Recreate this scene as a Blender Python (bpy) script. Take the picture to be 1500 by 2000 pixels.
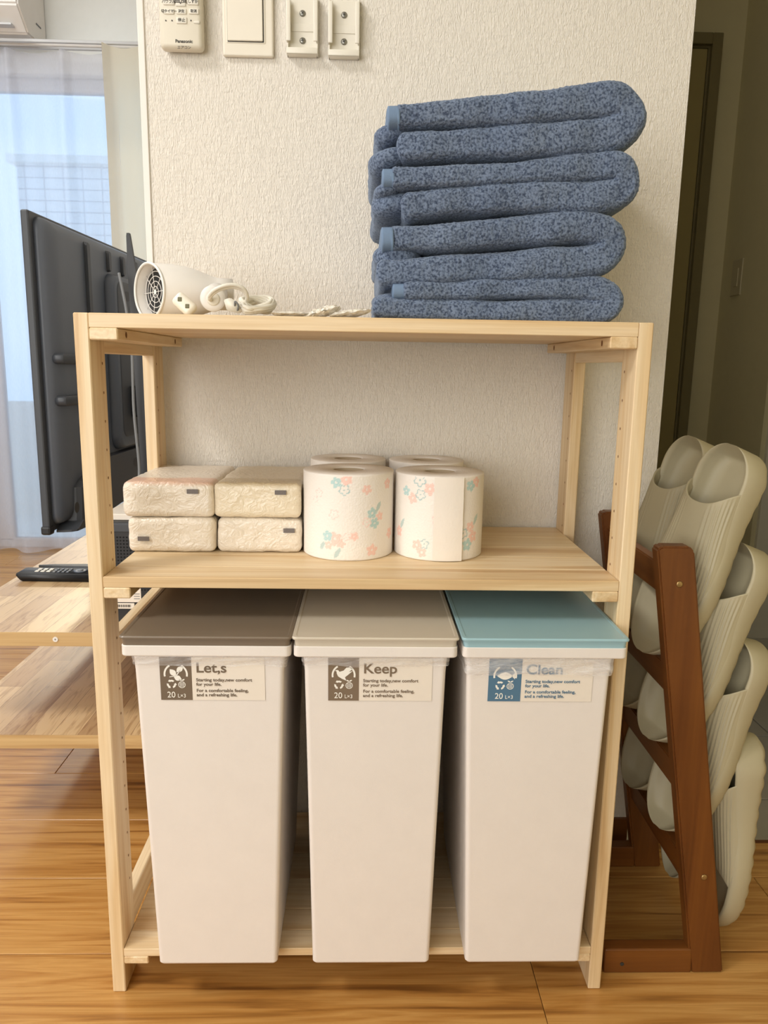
import bpy, bmesh, math, random
from mathutils import Vector, Matrix, noise
R_ = math.radians
rnd = random.Random(7)
for o in list(bpy.data.objects): bpy.data.objects.remove(o)
C = bpy.context.scene.collection
SC = bpy.context.scene

# ---------------------------------------------------------------- camera
cam_d = bpy.data.cameras.new('camera'); cam = bpy.data.objects.new('camera', cam_d); C.objects.link(cam)
cam_d.sensor_fit = 'VERTICAL'; cam_d.sensor_height = 24; cam_d.lens = 1477.3758/2000*24
cam_d.clip_start = .02; cam_d.clip_end = 100
yaw, pitch, roll = .0278, .1899, .0163
fw = Vector((math.sin(yaw)*math.cos(pitch), math.cos(yaw)*math.cos(pitch), -math.sin(pitch)))
rt = Vector((math.cos(yaw), -math.sin(yaw), 0)); up = rt.cross(fw)
rt2 = math.cos(roll)*rt + math.sin(roll)*up; up2 = -math.sin(roll)*rt + math.cos(roll)*up
M = Matrix((rt2, up2, -fw)).transposed().to_4x4(); M.translation = (.309, -.831, .7805)
cam.matrix_world = M; SC.camera = cam
# ---------------------------------------------------------------- world, lamps, exposure
SC.view_settings.view_transform = 'Standard'; SC.view_settings.look = 'None'
SC.view_settings.gamma = 1; SC.view_settings.use_curve_mapping = False; SC.view_settings.exposure = 0.0
W = bpy.data.worlds.new('sky'); SC.world = W; W.use_nodes = True
bg = W.node_tree.nodes['Background']; bg.inputs[0].default_value = (.48, .72, 1, 1); bg.inputs[1].default_value = 1.7
def area(name, loc, target, size, energy, col):
    l = bpy.data.lights.new(name, 'AREA'); l.shape = 'DISK'; l.size = size; l.energy = energy; l.color = col
    o = bpy.data.objects.new(name, l); C.objects.link(o); o.location = loc
    o.rotation_euler = (Vector(target)-Vector(loc)).to_track_quat('-Z', 'Y').to_euler(); return o
area('ceiling_light', (-1.15, -.85, 2.3), (-1.15, -.85, 0), .6, 34, (1, .98, .95))
area('front_fill', (-.9, -2.2, 1.1), (.2, .3, .5), 1.8, 38, (1, .99, .97))  # added soft fill from the camera side, not a lamp of the room
area('hall_fill', (1.1, 1.1, 2.33), (1.1, 1.1, 0), .2, .7, (1, .95, .8))  # added weak fill that lifts the dark hall
area('left_room_fill', (-1.3, 1.1, 2.32), (-1.3, 1.1, 0), 1.0, 17, (.94, .97, 1))  # added overhead fill, makes up for weak daylight in the left room
sun = bpy.data.lights.new('sun', 'SUN'); sun.energy = .75; sun.angle = R_(3); sun.color = (1, .80, .55)
so = bpy.data.objects.new('sun', sun); C.objects.link(so)
so.rotation_euler = Vector((.35, -1, -.45)).to_track_quat('-Z', 'Y').to_euler()

# ---------------------------------------------------------------- materials
def srgb(r, g, b):
    f = lambda c: (c/255/12.92) if c/255 <= .04045 else ((c/255+.055)/1.055)**2.4
    return (f(r), f(g), f(b), 1)
class NT:
    def __init__(s, name):
        s.m = bpy.data.materials.new(name); s.m.use_nodes = True; s.t = s.m.node_tree; s.n = s.t.nodes; s.b = s.n['Principled BSDF']
    def add(s, ty, **k):
        n = s.n.new(ty)
        for a, v in k.items():
            if a.startswith('i_'): n.inputs[a[2:].replace('_', ' ')].default_value = v
            else: setattr(n, a, v)
        return n
    def link(s, a, b): s.t.links.new(a, b)
    def mapping(s, scale, coord='Object', rand=False):
        tc = s.add('ShaderNodeTexCoord'); mp = s.add('ShaderNodeMapping'); mp.inputs['Scale'].default_value = scale
        s.link(tc.outputs[coord], mp.inputs['Vector'])
        if rand:
            oi = s.add('ShaderNodeObjectInfo'); mu = s.add('ShaderNodeMath', operation='MULTIPLY'); mu.inputs[1].default_value = 37
            s.link(oi.outputs['Random'], mu.inputs[0]); s.link(mu.outputs[0], mp.inputs['Location'])
        return mp.outputs[0]
    def ramp(s, src, stops):
        r = s.add('ShaderNodeValToRGB'); e = r.color_ramp.elements
        while len(e) > 1: e.remove(e[-1])
        e[0].position = stops[0][0]; e[0].color = stops[0][1]
        for p, c in stops[1:]: q = e.new(p); q.color = c
        s.link(src, r.inputs[0]); return r.outputs[0]
    def bump(s, src, strength, dist):
        b = s.add('ShaderNodeBump'); b.inputs['Strength'].default_value = strength; b.inputs['Distance'].default_value = dist
        s.link(src, b.inputs['Height'])
        s.link(b.outputs[0], s.b.inputs['Normal']); return b
    def mix(s, f, a, b, mode='MIX'):
        m = s.add('ShaderNodeMix', data_type='RGBA', blend_type=mode)
        for i, v in ((0, f), (6, a), (7, b)):
            if isinstance(v, (int, float, tuple)): m.inputs[i].default_value = v
            else: s.link(v, m.inputs[i])
        return m.outputs[2]
def plain(name, col, rough=.5, bump=0, bscale=200, spec=.5, metal=0):
    t = NT(name); t.b.inputs['Roughness'].default_value = rough; t.b.inputs['Metallic'].default_value = metal
    t.b.inputs['Specular IOR Level'].default_value = spec
    n = t.add('ShaderNodeTexNoise', i_Scale=30.0, i_Detail=3.0)
    t.link(t.mapping((1, 1, 1)), n.inputs['Vector'])
    d = tuple(c*.975 for c in col[:3])+(1,)
    t.link(t.ramp(n.outputs[0], [(.3, d), (.7, col)]), t.b.inputs['Base Color'])
    if bump:
        n2 = t.add('ShaderNodeTexNoise', i_Scale=float(bscale), i_Detail=3.0)
        t.link(t.mapping((1, 1, 1)), n2.inputs['Vector']); t.bump(n2.outputs[0], bump, .001)
    return t.m
def wood(name, axis, light, mid, dark, rough=.45, sc=1., rand=True, knots=True):
    t = NT(name); s = [26*sc]*3; s['xyz'.index(axis)] = 1.3*sc
    v = t.mapping(s, rand=rand)
    n = t.add('ShaderNodeTexNoise', i_Scale=1.6, i_Detail=5.0, i_Distortion=.6); t.link(v, n.inputs['Vector'])
    s2 = [150*sc]*3; s2['xyz'.index(axis)] = 3*sc
    n2 = t.add('ShaderNodeTexNoise', i_Scale=2.0, i_Detail=3.0); t.link(t.mapping(s2, rand=rand), n2.inputs['Vector'])
    c1 = t.ramp(n.outputs[0], [(.28, dark), (.42, mid), (.55, light), (.66, mid), (.78, light)])
    c2 = t.ramp(n2.outputs[0], [(.35, (.86, .82, .76, 1)), (.6, (1, 1, 1, 1))])
    c = t.mix(.6, c1, c2, 'MULTIPLY')
    oi = t.add('ShaderNodeObjectInfo')
    c3 = t.ramp(oi.outputs['Random'], [(0, (.93, .90, .86, 1)), (1, (1.0, 1.0, 1.0, 1))])
    c = t.mix(1.0, c, c3, 'MULTIPLY')
    t.link(c, t.b.inputs['Base Color']); t.b.inputs['Roughness'].default_value = rough
    t.bump(n2.outputs[0], .15, .0005); return t.m
PL, PM, PD = srgb(236, 214, 178), srgb(226, 198, 154), srgb(204, 166, 120)
PINE = {a: wood('pine_'+a, a, PL, PM, PD) for a in 'xyz'}
RED = {a: wood('walnut_'+a, a, srgb(120, 72, 28), srgb(108, 62, 24), srgb(88, 48, 18), rough=.38, sc=.7) for a in 'xyz'}
FLOOR = wood('floor_laminate', 'x', srgb(206, 158, 92), srgb(184, 132, 68), srgb(130, 86, 42), rough=.28, sc=1.5)
FLOORD = plain('floor_base_dark', srgb(70, 42, 20), .7)
def wallpaper():
    t = NT('woven_wallpaper'); t.b.inputs['Roughness'].default_value = .8; t.b.inputs['Base Color'].default_value = srgb(230, 223, 212)
    n = t.add('ShaderNodeTexNoise', i_Scale=1.0, i_Detail=2.5, i_Distortion=1.2); t.link(t.mapping((400, 400, 110)), n.inputs['Vector'])
    n2 = t.add('ShaderNodeTexNoise', i_Scale=1.0, i_Detail=1.0); t.link(t.mapping((60, 60, 260)), n2.inputs['Vector'])
    a = t.add('ShaderNodeMath', operation='MULTIPLY_ADD'); a.inputs[1].default_value = .45
    t.link(n2.outputs[0], a.inputs[0]); t.link(n.outputs[0], a.inputs[2])
    t.bump(a.outputs[0], .8, .0026)
    return t.m
WALL = wallpaper()
PAINT = plain('left_room_paint', srgb(238, 240, 236), .8, .2, 300)
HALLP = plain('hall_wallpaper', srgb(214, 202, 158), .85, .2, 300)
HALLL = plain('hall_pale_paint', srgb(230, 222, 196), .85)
CEIL = plain('ceiling_paint', srgb(238, 236, 230), .9)
TILE = plain('entrance_tile', srgb(205, 200, 188), .5)
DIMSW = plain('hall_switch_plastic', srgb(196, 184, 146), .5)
WHITE = plain('white_plastic', srgb(232, 227, 220), .42)
BINW = plain('bin_plastic', srgb(230, 222, 214), .38, .12, 900)
HOLDW = plain('holder_plastic', srgb(232, 226, 212), .35)
REMW = plain('remote_plastic', srgb(222, 214, 196), .45)
BUT = plain('button_rubber', srgb(228, 222, 208), .6)
SWP = plain('switch_plastic', srgb(232, 224, 208), .35)
INK = plain('printed_ink', srgb(62, 56, 50), .6)
INKW = plain('white_print', srgb(240, 236, 226), .6)
STEEL = plain('steel', srgb(150, 148, 140), .35, metal=.8)
DARKSL = plain('dark_slot', srgb(50, 48, 44), .6)
LIDS = [plain('lid_brown', srgb(122, 108, 92), .34), plain('lid_greige', srgb(202, 191, 173), .36), plain('lid_blue', srgb(154, 188, 196), .34)]
INKS = [plain('ink_brown', srgb(112, 96, 78), .6), plain('ink_greige', srgb(122, 104, 84), .6), plain('ink_blue', srgb(80, 116, 142), .6)]
STICK = plain('sticker_paper', srgb(232, 222, 208), .5)
HOLE = plain('drilled_hole', srgb(120, 76, 36), .8)
TVP = plain('tv_back_plastic', srgb(86, 92, 102), .42, .15, 900)
TVD = plain('tv_dark_plastic', srgb(58, 61, 66), .45)
BLACK = plain('black_plastic', srgb(30, 30, 32), .45)
SCREEN = plain('tv_screen', srgb(12, 12, 14), .12)
GREYC = plain('grey_cable', srgb(120, 122, 124), .5)
WCAB = plain('white_cable', srgb(228, 222, 208), .45)
def towelmat():
    t = NT('terry_cotton'); t.b.inputs['Roughness'].default_value = .95; t.b.inputs['Specular IOR Level'].default_value = .1
    n = t.add('ShaderNodeTexNoise', i_Scale=400.0, i_Detail=2.0); t.link(t.mapping((1, 1, 1)), n.inputs['Vector'])
    n2 = t.add('ShaderNodeTexNoise', i_Scale=16.0, i_Detail=3.0); t.link(t.mapping((1, 1, 1)), n2.inputs['Vector'])
    c = t.ramp(n.outputs[0], [(.34, srgb(62, 72, 92)), (.60, srgb(118, 131, 152))])
    c2 = t.ramp(n2.outputs[0], [(.3, (.86, .88, .92, 1)), (.7, (1, 1, 1, 1))])
    t.link(t.mix(1., c, c2, 'MULTIPLY'), t.b.inputs['Base Color'])
    t.b.inputs['Sheen Weight'].default_value = .35; t.b.inputs['Sheen Tint'].default_value = (.6, .7, .85, 1)
    t.bump(n.outputs[0], .7, .0012); return t.m
TERRY = towelmat()
HEM = plain('towel_hem_weave', srgb(112, 134, 162), .85, .35, 1400)
def slipmat(name, col):
    t = NT(name); t.b.inputs['Roughness'].default_value = .55; t.b.inputs['Base Color'].default_value = col
    n = t.add('ShaderNodeTexNoise', i_Scale=700.0); t.link(t.mapping((1, 1, 1)), n.inputs['Vector']); t.bump(n.outputs[0], .12, .0005)
    return t.m
EVA = slipmat('slipper_foam', srgb(180, 170, 140))
def sheer(name, col, tr, bump=.2):
    t = NT(name); out = t.n['Material Output']; t.n.remove(t.b)
    a = t.add('ShaderNodeBsdfTranslucent'); a.inputs[0].default_value = col
    d = t.add('ShaderNodeBsdfDiffuse'); d.inputs[0].default_value = col
    tp = t.add('ShaderNodeBsdfTransparent'); tp.inputs[0].default_value = (1, 1, 1, 1)
    w = t.add('ShaderNodeTexNoise', i_Scale=1.0, i_Detail=2.0); t.link(t.mapping((900, 900, 60)), w.inputs['Vector'])
    m1 = t.add('ShaderNodeMixShader'); m1.inputs[0].default_value = .45; t.link(a.outputs[0], m1.inputs[1]); t.link(d.outputs[0], m1.inputs[2])
    mr = t.add('ShaderNodeMapRange'); mr.inputs['To Min'].default_value = max(0, tr-.06); mr.inputs['To Max'].default_value = min(1, tr+.06) if tr > 0 else 0
    t.link(w.outputs[0], mr.inputs[0])
    m2 = t.add('ShaderNodeMixShader'); t.link(mr.outputs[0], m2.inputs[0]); t.link(m1.outputs[0], m2.inputs[1]); t.link(tp.outputs[0], m2.inputs[2])
    t.link(m2.outputs[0], out.inputs[0]); return t.m
SHEER = sheer('sheer_voile', (.86, .86, .94, 1), .42)
DRAPE = sheer('drape_cloth', srgb(244, 236, 216), 0)
def film(name, opac, col=(.95, .93, .92, 1)):
    t = NT(name); out = t.n['Material Output']
    t.b.inputs['Base Color'].default_value = col; t.b.inputs['Roughness'].default_value = .22; t.b.inputs['Specular IOR Level'].default_value = .8
    n = t.add('ShaderNodeTexNoise', i_Scale=1.0, i_Detail=4.0, i_Distortion=1.5); t.link(t.mapping((45, 45, 160)), n.inputs['Vector'])
    t.bump(n.outputs[0], .5, .003)
    tp = t.add('ShaderNodeBsdfTransparent'); m = t.add('ShaderNodeMixShader')
    f = t.ramp(n.outputs[0], [(.35, (opac*.6,)*3+(1,)), (.65, (min(1, opac*1.5),)*3+(1,))])
    t.link(f, m.inputs[0]); t.link(tp.outputs[0], m.inputs[1]); t.link(t.b.outputs[0], m.inputs[2]); t.link(m.outputs[0], out.inputs[0]); return t.m
BAG = film('clear_bag_film', .24)
BAGW = film('cloudy_bag_film', .34)
def glass():
    t = NT('window_glass'); out = t.n['Material Output']; t.n.remove(t.b)
    g = t.add('ShaderNodeBsdfGlossy'); g.inputs['Roughness'].default_value = .02; tp = t.add('ShaderNodeBsdfTransparent'); tp.inputs[0].default_value = (.95, .98, 1, 1)
    f = t.add('ShaderNodeFresnel'); m = t.add('ShaderNodeMixShader'); t.link(f.outputs[0], m.inputs[0]); t.link(tp.outputs[0], m.inputs[1]); t.link(g.outputs[0], m.inputs[2])
    t.link(m.outputs[0], out.inputs[0]); return t.m
GLASS = glass()
ALU = plain('window_aluminium', srgb(200, 200, 200), .4)
def facade():
    t = NT('facade_tiles'); b = t.add('ShaderNodeTexBrick'); b.offset = 0; b.inputs['Scale'].default_value = 1
    b.inputs['Color1'].default_value = (.78, .82, .84, 1); b.inputs['Color2'].default_value = (.84, .86, .86, 1); b.inputs['Mortar'].default_value = (.5, .56, .6, 1)
    b.inputs['Mortar Size'].default_value = .006; b.inputs['Brick Width'].default_value = .16; b.inputs['Row Height'].default_value = .09
    tc = t.add('ShaderNodeTexCoord'); sx = t.add('ShaderNodeSeparateXYZ'); cx = t.add('ShaderNodeCombineXYZ'); t.link(tc.outputs['Object'], sx.inputs[0])
    t.link(sx.outputs[0], cx.inputs[0]); t.link(sx.outputs[2], cx.inputs[1]); t.link(cx.outputs[0], b.inputs['Vector']); t.link(b.outputs[0], t.b.inputs['Base Color'])
    t.b.inputs['Roughness'].default_value = .6; return t.m
FACADE = facade()
def patchwood(name):
    t = NT(name); tc = t.add('ShaderNodeTexCoord'); sx = t.add('ShaderNodeSeparateXYZ'); t.link(tc.outputs['Object'], sx.inputs[0])
    cx = t.add('ShaderNodeCombineXYZ'); t.link(sx.outputs[1], cx.inputs[0]); t.link(sx.outputs[0], cx.inputs[1])
    b = t.add('ShaderNodeTexBrick'); b.offset = .37; b.inputs['Scale'].default_value = 1; b.inputs['Brick Width'].default_value = .34; b.inputs['Row Height'].default_value = .042
    b.inputs['Mortar Size'].default_value = .0004; b.inputs['Bias'].default_value = 0
    b.inputs['Color1'].default_value = srgb(226, 196, 150); b.inputs['Color2'].default_value = srgb(186, 150, 108); b.inputs['Mortar'].default_value = srgb(150, 112, 78)
    t.link(cx.outputs[0], b.inputs['Vector'])
    n = t.add('ShaderNodeTexNoise', i_Scale=2.0, i_Detail=4.0, i_Distortion=1.2); t.link(t.mapping((60, 6, 60)), n.inputs['Vector'])
    c = t.mix(.75, b.outputs[0], t.ramp(n.outputs[0], [(.32, (.62, .52, .44, 1)), (.5, (1, 1, 1, 1))]), 'MULTIPLY')
    t.link(c, t.b.inputs['Base Color']); t.b.inputs['Roughness'].default_value = .35; t.bump(n.outputs[0], .15, .0008); return t.m
PATCH = patchwood('patchwork_laminate')
OAKE = wood('oak_edge', 'x', srgb(206, 176, 126), srgb(190, 156, 106), srgb(162, 126, 80), sc=1.)
def vcol(name, rough=.8, bump=.25, bs=900):
    t = NT(name); a = t.add('ShaderNodeAttribute', attribute_name='print'); t.link(a.outputs['Color'], t.b.inputs['Base Color']); t.b.inputs['Roughness'].default_value = rough
    w = t.add('ShaderNodeTexVoronoi', feature='F1'); w.inputs['Scale'].default_value = bs; t.link(t.mapping((1, 1, 1)), w.inputs['Vector']); t.bump(w.outputs[0], bump, .0012); return t.m
PAPER = vcol('printed_tissue_paper', bs=380)
PWHITE = plain('tissue_white', srgb(238, 228, 216), .9, .3, 300)
def wrapmat(name, base, band=None):
    t = NT(name); t.b.inputs['Roughness'].default_value = .28; t.b.inputs['Specular IOR Level'].default_value = .6
    t.b.inputs['Base Color'].default_value = base
    n = t.add('ShaderNodeTexNoise', i_Scale=1.0, i_Detail=3.0, i_Distortion=2.2); t.link(t.mapping((70, 70, 80), rand=True), n.inputs['Vector'])
    t.bump(n.outputs[0], .42, .005)
    if band:
        tc = t.add('ShaderNodeTexCoord'); sx = t.add('ShaderNodeSeparateXYZ'); t.link(tc.outputs['Object'], sx.inputs[0])
        mr = t.add('ShaderNodeMapRange'); mr.inputs['From Min'].default_value = -.09; mr.inputs['From Max'].default_value = .09; t.link(sx.outputs[1], mr.inputs[0])
        c = t.ramp(mr.outputs[0], [(0, base), (.05, band), (.22, band), (.28, base)])
        sz = t.ramp(sx.outputs[2], [(.0415, (0, 0, 0, 1)), (.0435, (1, 1, 1, 1))])
        t.link(t.mix(sz, base, c), t.b.inputs['Base Color'])
    return t.m
WR1 = wrapmat('tissue_wrap_pink', srgb(232, 220, 202), srgb(228, 186, 160))
WR2 = wrapmat('tissue_wrap_cream', srgb(232, 218, 192), srgb(204, 184, 146))
WR3 = wrapmat('tissue_wrap_plain', srgb(234, 222, 204))
PACK = film('packet_film', .95, srgb(236, 228, 212))

# ---------------------------------------------------------------- mesh helpers
def obj(name, bm, mat=None, parent=None, smooth=False, loc=None):
    me = bpy.data.meshes.new(name); bmesh.ops.recalc_face_normals(bm, faces=bm.faces[:]); bm.to_mesh(me); bm.free()
    return obj_me(name, me, mat, parent, smooth, loc)
def obj_me(name, me, mat=None, parent=None, smooth=False, loc=None):
    if mat: me.materials.append(mat)
    if smooth:
        for p in me.polygons: p.use_smooth = True
    o = bpy.data.objects.new(name, me); C.objects.link(o)
    if parent: o.parent = parent
    if loc: o.location = loc
    return o
def tag(o, label=None, cat=None, group=None, kind=None):
    if label: o['label'] = label
    if cat: o['category'] = cat
    if group: o['group'] = group
    if kind: o['kind'] = kind
    return o
def empty(name, loc=(0, 0, 0), label=None, cat=None, group=None, rot=None):
    o = bpy.data.objects.new(name, None); C.objects.link(o); o.location = loc; o.empty_display_size = .02
    if rot: o.rotation_euler = rot
    return tag(o, label, cat, group)
def bm_box(bm, x0, x1, y0, y1, z0, z1, bev=0, seg=2):
    r = bmesh.ops.create_cube(bm, size=1); vs = r['verts']
    for v in vs: v.co = Vector(((x0+x1)/2+v.co.x*(x1-x0), (y0+y1)/2+v.co.y*(y1-y0), (z0+z1)/2+v.co.z*(z1-z0)))
    if bev:
        es = list({e for v in vs for e in v.link_edges}); bmesh.ops.bevel(bm, geom=es, offset=bev, segments=seg, affect='EDGES', profile=.5)
    return bm
def box(name, x0, x1, y0, y1, z0, z1, mat, parent=None, bev=0, seg=2, smooth=False, local=True):
    """box whose object origin is its own low corner centre, so textures follow the piece"""
    c = ((x0+x1)/2, (y0+y1)/2, z0); bm = bmesh.new()
    bm_box(bm, x0-c[0], x1-c[0], y0-c[1], y1-c[1], 0, z1-z0, bev, seg)
    return obj(name, bm, mat, parent, smooth, c)
def loft(bm, rings, cap0=True, cap1=True, closed=True):
    vr = [[bm.verts.new(p) for p in r] for r in rings]; n = len(vr[0])
    for a, b in zip(vr, vr[1:]):
        for i in range(n if closed else n-1):
            j = (i+1) % n; bm.faces.new((a[i], a[j], b[j], b[i]))
    if cap0: bm.faces.new(vr[0][::-1])
    if cap1: bm.faces.new(vr[-1])
    return vr
def tube(bm, pts, r, n=8, rad=None, cap=True):
    pts = [Vector(p) for p in pts]; rings = []; T = (pts[1]-pts[0]).normalized()
    N = T.orthogonal().normalized()
    for i, p in enumerate(pts):
        t = (pts[min(i+1, len(pts)-1)]-pts[max(i-1, 0)]).normalized(); N = (N-t*N.dot(t)).normalized(); B = t.cross(N)
        rr = rad[i] if rad else r
        rings.append([p+(N*math.cos(2*math.pi*k/n)+B*math.sin(2*math.pi*k/n))*rr for k in range(n)])
    loft(bm, rings, cap, cap)
def catmull(P, m=8):
    P = [Vector(p) for p in P]; out = []
    for i in range(len(P)-1):
        a, b, c, d = P[max(i-1, 0)], P[i], P[i+1], P[min(i+2, len(P)-1)]
        for k in range(m):
            t = k/m; out.append(.5*((2*b)+(c-a)*t+(2*a-5*b+4*c-d)*t*t+(3*b-a-3*c+d)*t**3))
    out.append(P[-1]); return out
def lathe(bm, prof, n=48, axis=Vector((0, 0, 1)), org=Vector((0, 0, 0))):
    q = Vector((0, 0, 1)).rotation_difference(axis.normalized()); rings = []
    for r, z in prof: rings.append([org+q@Vector((r*math.cos(2*math.pi*k/n), r*math.sin(2*math.pi*k/n), z)) for k in range(n)])
    loft(bm, rings, True, True)
def prism(bm, pts2, y0, y1):
    """polygon in xz extruded along y"""
    a = [bm.verts.new((x, y0, z)) for x, z in pts2]; b = [bm.verts.new((x, y1, z)) for x, z in pts2]; n = len(a)
    bm.faces.new(a); bm.faces.new(b[::-1])
    for i in range(n): bm.faces.new((a[i], b[i], b[(i+1) % n], a[(i+1) % n]))
def disc(bm, x, z, r, y0, y1, n=16, sx=1):
    prism(bm, [(x+sx*r*math.cos(2*math.pi*k/n), z+r*math.sin(2*math.pi*k/n)) for k in range(n)], y0, y1)
def text(name, s, x, y, z, size, mat, parent, off=0., depth=.0002, rot=(R_(90), 0, 0), sx=1, align='LEFT', shear=0):
    cu = bpy.data.curves.new(name, 'FONT'); cu.body = s; cu.size = size; cu.offset = off; cu.extrude = depth; cu.align_x = align; cu.shear = shear
    t = bpy.data.objects.new('tmp', cu); C.objects.link(t); bpy.context.view_layer.update()
    me = bpy.data.meshes.new_from_object(t.evaluated_get(bpy.context.evaluated_depsgraph_get())); bpy.data.objects.remove(t); me.name = name
    me.materials.clear()
    o = obj_me(name, me, mat, parent); o.location = (x, y, z); o.rotation_euler = rot; o.scale = (sx, 1, 1); return o
def copy_tree(o, parent=None):
    c = o.copy(); C.objects.link(c)
    if parent: c.parent = parent
    for ch in o.children: copy_tree(ch, c)
    return c

# ================================================================= THE SETTING
ST = lambda o: tag(o, kind='structure')
# floor: base slab + separate laminate planks, seams at y = .064 + .1527 k
fb = bmesh.new(); bm_box(fb, -2.4, 1.9, -2.6, .303, -.128, 0); bm_box(fb, -2.4, .755, .303, 2.3, -.128, 0)
fl = ST(obj('floor', fb, FLOORD, None, False, (0, 0, -.012)))
# entrance well is lower: floor slab stays under it, tiles cover it
pk = .1527
for k in range(-4, 15):
    y0 = .0635+pk*k; y1 = y0+pk
    xs = [-1.7]; off = {0: 0}.get(k, 0)
    start = -1.7+((k*.61+.30) % 1.2)
    js = []
    x = start
    base = .51 - (((-1-k) % 3)*.41)
    j = base-3.6
    while j < 1.75:
        js.append(j); j += 1.21
    e = [-1.7]+[v for v in js if -1.6 < v < 1.7]+[1.75]
    for a, b in zip(e, e[1:]):
        for (ya, yb, lim) in (((y0, y1, None),)):
            bb = b
            if y0 >= .295-1e-3 or y1 > .305:
                # right of the block the floor stops at the entrance step
                if a >= 0:
                    if y0 < .305 and a < 1.75: ya_, yb_ = y0, min(y1, .303); 
                    else: continue
                    yb = yb_
                elif b > 0:
                    if y0 < .3: pass
                    bb = min(b, .04) if y0 > .3 else b
            o = box('plank', a+.0004, bb-.0004, ya+.0005, yb-.0005, -.012, 0, FLOOR, fl, bev=.0007, seg=1)
            o.location = (o.location.x, o.location.y, -.012-fl.location.z); o.location.x -= fl.location.x; o.location.y -= fl.location.y
# the centre block of wall (its face carries the wallpaper)
ST(box('wall_center', 0, .755, .3025, 2.3, 0, 2.35, WALL))
ST(box('trim_1', -.0025, .0065, .3000, .3075, 0, 2.35, WHITE, bev=.001))            # white corner bead, left
ST(box('baseboard_center', .008, .755, .2965, .3025, 0, .0488, RED['x'], bev=.001))
ST(box('wall_left', -2.5, -2.4, -2.6, 2.3, 0, 2.35, PAINT))
ST(box('wall_front', -2.4, 1.9, -2.7, -2.6, 0, 2.35, PAINT))
ST(box('bounce_block_right', 1.25, 1.35, -2.6, .55, -.14, 2.35, HALLP))  # unseen wall added to cut bounced light on the slippers
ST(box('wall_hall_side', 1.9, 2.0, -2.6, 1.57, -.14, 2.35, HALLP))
ST(box('ceiling', -2.5, 2.0, -2.7, 2.4, 2.35, 2.45, CEIL))
# window wall with an opening
wx0, wx1, wz1, wy = -2.1, -.30, 1.84, 2.3
wb = bmesh.new()
bm_box(wb, -2.5, wx0, wy, wy+.12, 0, 2.35); bm_box(wb, wx1, .02, wy, wy+.12, 0, 2.35); bm_box(wb, wx0, wx1, wy, wy+.12, wz1, 2.35)
ST(obj('wall_back', wb, PAINT))
wf = bmesh.new()
for a, b, c, d in ((wx0, wx0+.05, .03, wz1), (wx1-.05, wx1, .03, wz1), (-1.25, -1.17, .03, wz1), (wx0, wx1, .0, .04), (wx0, wx1, wz1-.05, wz1)):
    bm_box(wf, a, b, wy+.04, wy+.08, c, d, .004, 1)
win = ST(obj('window_1', wf, ALU))
for a, b in ((wx0+.05, -1.25), (-1.17, wx1-.05)): box('pane', a, b, wy+.058, wy+.062, .04, wz1-.05, GLASS, win)
# entrance well beyond the step
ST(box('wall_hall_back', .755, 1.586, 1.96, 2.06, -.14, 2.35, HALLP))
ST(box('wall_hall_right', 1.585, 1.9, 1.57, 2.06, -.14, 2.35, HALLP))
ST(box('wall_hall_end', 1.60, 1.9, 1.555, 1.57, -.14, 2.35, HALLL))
ST(box('trim_2', .755, 1.9, .303, .312, -.10, .0, RED['x'], bev=.001))
tl = ST(box('floor_entrance', .755, 1.9, .312, 1.96, -.11, -.102, FLOORD))
for i in range(4):
    for j in range(6):
        o = box('tile', .76+.28*i, .76+.28*i+.276, .316+.275*j, .316+.275*j+.271, -.102, -.095, TILE, tl, bev=.001, seg=1); o.location -= tl.location
# unseen block added above the hall mouth to keep the hall dark
ST(box('hall_shade_block', .755, 1.9, .3025, .40, 2.05, 2.35, HALLP))
# door in the hall
dr = empty('door_1', (1.1, 1.93, 0)); ST(dr)
dfb = bmesh.new(); bm_box(dfb, 1.452-1.1, 1.486-1.1, -.03, .03, -.09, 1.885, .002, 1); bm_box(dfb, .78-1.1, 1.452-1.1, -.03, .03, 1.85, 1.885, .002, 1)
bm_box(dfb, 1.445-1.1, 1.452-1.1, -.012, .03, -.09, 1.85); bm_box(dfb, .78-1.1, 1.445-1.1, -.012, .03, 1.843, 1.85)
obj('door_frame', dfb, plain('door_frame_brown', srgb(128, 116, 76), .5), dr)
box('door_leaf', .80-1.1, 1.441-1.1, -.02, .01, -.09, 1.839, plain('door_leaf_tan', srgb(160, 144, 92), .45), dr, bev=.003)
gp = bmesh.new(); bm_box(gp, 1.440-1.1, 1.4465-1.1, -.005, 0, -.09, 1.845); bm_box(gp, .78-1.1, 1.44-1.1, -.005, 0, 1.838, 1.845)
obj('door_gap', gp, BLACK, dr)
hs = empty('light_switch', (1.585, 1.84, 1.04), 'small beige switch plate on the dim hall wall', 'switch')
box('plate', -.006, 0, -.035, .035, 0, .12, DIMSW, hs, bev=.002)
box('rocker', -.009, -.005, -.014, .014, .03, .09, DIMSW, hs, bev=.001)

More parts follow.
